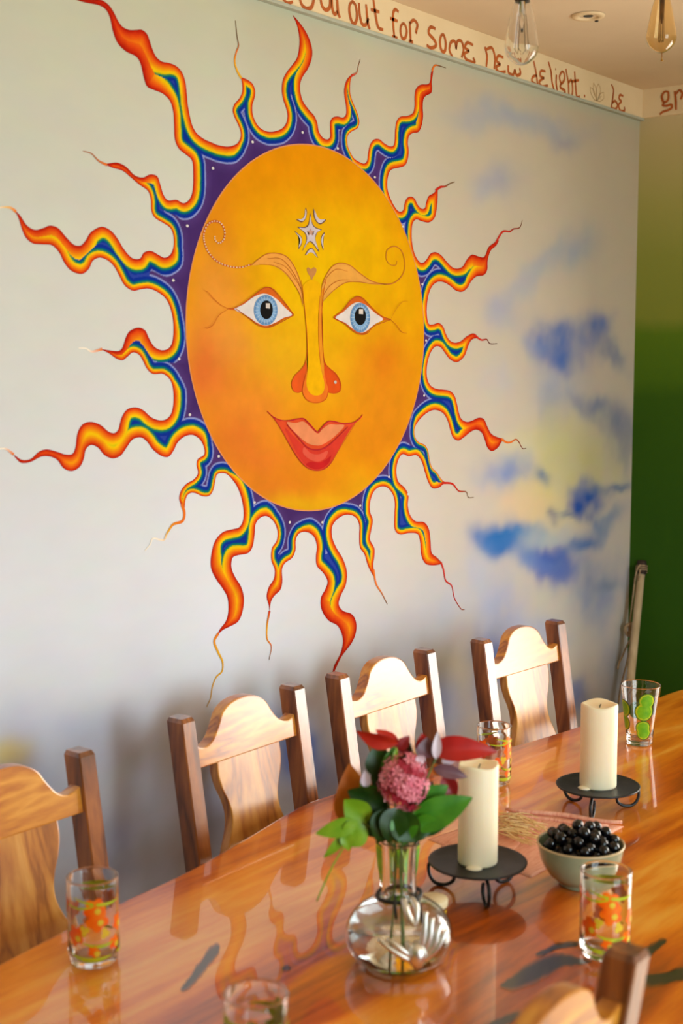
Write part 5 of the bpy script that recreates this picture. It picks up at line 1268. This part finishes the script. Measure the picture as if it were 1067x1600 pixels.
sprig('red_flower', 'large scarlet flower bract stretching over the top of the candle', 'flower', (682, 1182), .0, [
    ('petal', (676, 1168), (778, 1174), 40, 'petal_red', .0, dict(curl=.12, cup=.3, roll=.3, shape=.85)), ('petal', (680, 1176), (740, 1160), 30, 'petal_red', .014, dict(curl=.12, cup=.3, roll=-.4, shape=.8)),
    ('petal', (662, 1178), (660, 1146), 26, 'petal_red', .012, dict(curl=.1, cup=.2)), ('petal', (664, 1185), (668, 1152), 30, 'petal_mauve', .002, dict(curl=.1, cup=.3)),
    ('petal', (681, 1186), (684, 1144), 15, 'petal_pale', -.008, dict(curl=.1, cup=.4)), ('petal', (690, 1190), (716, 1184), 14, 'petal_pale', -.002, dict(curl=.1, cup=.3)),
    ('petal', (678, 1200), (731, 1214), 22, 'petal_mauve', -.010, dict(curl=.15, cup=.35, roll=.3)), ('petal', (672, 1198), (700, 1210), 18, 'leaf_orange', -.004, dict(curl=.1, cup=.2)),
    ('petal', (694, 1212), (712, 1250), 28, 'petal_deep_red', .006, dict(curl=.15, cup=.3)), ('petal', (640, 1200), (668, 1192), 26, 'petal_deep_red', .006, dict(curl=.1, cup=.3)), ('petal', (662, 1192), (650, 1182), 18, 'petal_pale', -.006, dict(curl=.1, cup=.5))], 2)
# pink flower head of many small florets
fl, org = sprig('pink_flower', 'round head of many small pink star florets in the middle of the bouquet', 'flower', (632, 1240), -.006, [], 3)
pc_ = Vector(at(631, 1222, D0 - .002)); RPx = 42 * D0 / F
for k in range(120):
    z_ = 1 - 2 * (k + .5) / 120; ph = k * 2.39996
    r_ = math.sqrt(1 - z_ * z_); nv_ = Vector((r_ * math.cos(ph), r_ * math.sin(ph), z_))
    if nv_.dot(Vector(FW)) > .45: continue
    c = pc_ + Vector((nv_.x * RPx * .95, nv_.y * RPx * .95, nv_.z * RPx * 1.12)) * (0.82 + .22 * rnd.random())
    s_ = nv_.orthogonal().normalized(); u_ = nv_.cross(s_); a0 = rnd.random() * 6
    V = [c - nv_ * .001]; Fc = []
    for q in range(5):
        a = a0 + q * 2 * math.pi / 5
        dir_ = s_ * math.cos(a) + u_ * math.sin(a); sd = u_ * math.cos(a) - s_ * math.sin(a)
        R_ = .0100; i0 = len(V)
        V += [c + dir_ * R_ * .25 + sd * R_ * .12, c + dir_ * R_ * .65 + sd * R_ * .30 + nv_ * .0012, c + dir_ * R_ + nv_ * .0005, c + dir_ * R_ * .65 - sd * R_ * .30 + nv_ * .0012, c + dir_ * R_ * .25 - sd * R_ * .12]
        Fc += [(0, i0, i0 + 1, i0 + 2), (0, i0 + 2, i0 + 3, i0 + 4)]
    obj('floret', pydata('floret', [tuple(p - org) for p in V], Fc), 'petal_pink' if k % 4 else 'petal_pink_deep', fl, True)
bm = bmesh.new(); bmesh.ops.create_icosphere(bm, subdivisions=3, radius=1.0)
for v in bm.verts: v.co = Vector((v.co.x * RPx * .66, v.co.y * RPx * .66, v.co.z * RPx * .78)) + (pc_ - org)
obj('flower_core', bm, 'petal_pink_deep', fl, True)
bm = bmesh.new(); tube(bm, [Vector(at(640, 1215, D0)) - org, Vector(at(645, 1195, D0)) - org, Vector(at(648, 1180, D0)) - org], [.012, .010, .006], 10); obj('flower_throat', bm, 'petal_pink_deep', fl, True)
sprig('leaf_sprig', 'dark green rounded leaves standing between the red bract and the pink flower', 'leaf', (598, 1215), .012, [
    ('leaf', (592, 1216), (592, 1160), 44, 'leaf_dark', .012, dict(curl=.1, cup=.2)), ('leaf', (604, 1214), (616, 1166), 26, 'leaf_mid', .004, dict(curl=.1, cup=.25)), ('leaf', (612, 1210), (620, 1168), 12, 'leaf_bright', -.004, dict(curl=.1, cup=.2)),
    ('bud', (572, 1230), (570, 1204), 16, 'petal_pale', .002, dict(curl=.05, cup=.6)), ('leaf', (574, 1240), (566, 1212), 18, 'leaf_bright', .010, dict())], 4)
sprig('leaf_sprig', 'bright and dark green pointed leaves reaching right in front of the candle', 'leaf', (650, 1285), -.012, [
    ('leaf', (640, 1290), (738, 1246), 50, 'leaf_mid', -.016, dict(curl=.1, cup=.25, roll=.25)), ('leaf', (645, 1262), (700, 1228), 40, 'leaf_mid', -.004, dict(curl=.1, cup=.2)), ('leaf', (635, 1290), (712, 1276), 44, 'leaf_dark', -.006, dict(curl=.1, cup=.25)), ('leaf', (630, 1262), (690, 1262), 44, 'leaf_dark', .010, dict(curl=.1, cup=.2))], 5)
sprig('leaf_sprig', 'dark green leaves hanging over the rim of the vase', 'leaf', (618, 1290), -.014, [
    ('leaf', (620, 1272), (652, 1318), 48, 'leaf_dark', -.024, dict(curl=.15, cup=.25)), ('leaf', (610, 1265), (590, 1318), 48, 'leaf_dark', -.020, dict(curl=.15, cup=.25)), ('leaf', (600, 1262), (543, 1236), 46, 'leaf_dark', .002, dict(curl=.1, cup=.25)), ('leaf', (595, 1255), (562, 1226), 32, 'leaf_mid', .010, dict(curl=.1, cup=.2)), ('leaf', (606, 1280), (560, 1300), 40, 'leaf_dark', -.008, dict(curl=.15, cup=.2)), ('leaf', (622, 1262), (606, 1318), 46, 'leaf_dark', -.026, dict(curl=.15, cup=.3)), ('leaf', (632, 1268), (630, 1322), 44, 'leaf_mid', -.022, dict(curl=.15, cup=.3))], 6)
sprig('leaf_sprig', 'small dark leaves filling the bouquet behind the pink flower', 'leaf', (628, 1250), .03, [
    ('leaf', (610, 1262), (574, 1256), 30, 'leaf_dark', .020, dict(curl=.1, cup=.2)), ('leaf', (612, 1240), (580, 1210), 34, 'leaf_dark', .024, dict(curl=.1, cup=.2)), ('leaf', (650, 1250), (676, 1222), 34, 'leaf_dark', .020, dict(curl=.1, cup=.2)),
    ('leaf', (625, 1200), (640, 1160), 28, 'leaf_dark', .026, dict(curl=.1, cup=.2)), ('leaf', (600, 1290), (570, 1276), 34, 'leaf_mid', .0, dict(curl=.1, cup=.2)), ('leaf', (648, 1284), (690, 1290), 30, 'leaf_mid', -.018, dict(curl=.12, cup=.2)), ('leaf', (640, 1300), (672, 1302), 26, 'leaf_dark', -.012, dict(curl=.12, cup=.2))], 9)
iv, org = sprig('ivy_sprig', 'bright green ivy trailing from the left of the vase with a thin drooping stalk', 'leaf', (555, 1282), -.010, [
    ('leaf', (575, 1285), (538, 1250), 44, 'leaf_bright', -.012, dict(curl=.1, cup=.2)), ('leaf', (572, 1290), (530, 1318), 44, 'leaf_bright', -.014, dict(curl=.15, cup=.2)), ('leaf', (560, 1285), (493, 1304), 30, 'leaf_bright', -.016, dict(curl=.15, cup=.25)), ('leaf', (545, 1300), (505, 1342), 16, 'leaf_bright', -.014, dict(curl=.2, cup=.2)), ('leaf', (540, 1300), (545, 1330), 22, 'leaf_bright', -.018, dict(curl=.2, cup=.2))], 7)
stem(iv, org, [at(556, 1290, D0 - .012), at(536, 1325, D0 - .016), at(516, 1360, D0 - .016), at(495, 1408, D0 - .014)], .0013, 'leaf_bright')
sprig('dry_leaf', 'large orange-brown leaf standing at the bouquet\'s left edge', 'leaf', (566, 1262), .03, [
    ('leaf', (556, 1290), (546, 1194), 62, 'leaf_orange', .03, dict(curl=.08, cup=.12, shape=.8))], 8)
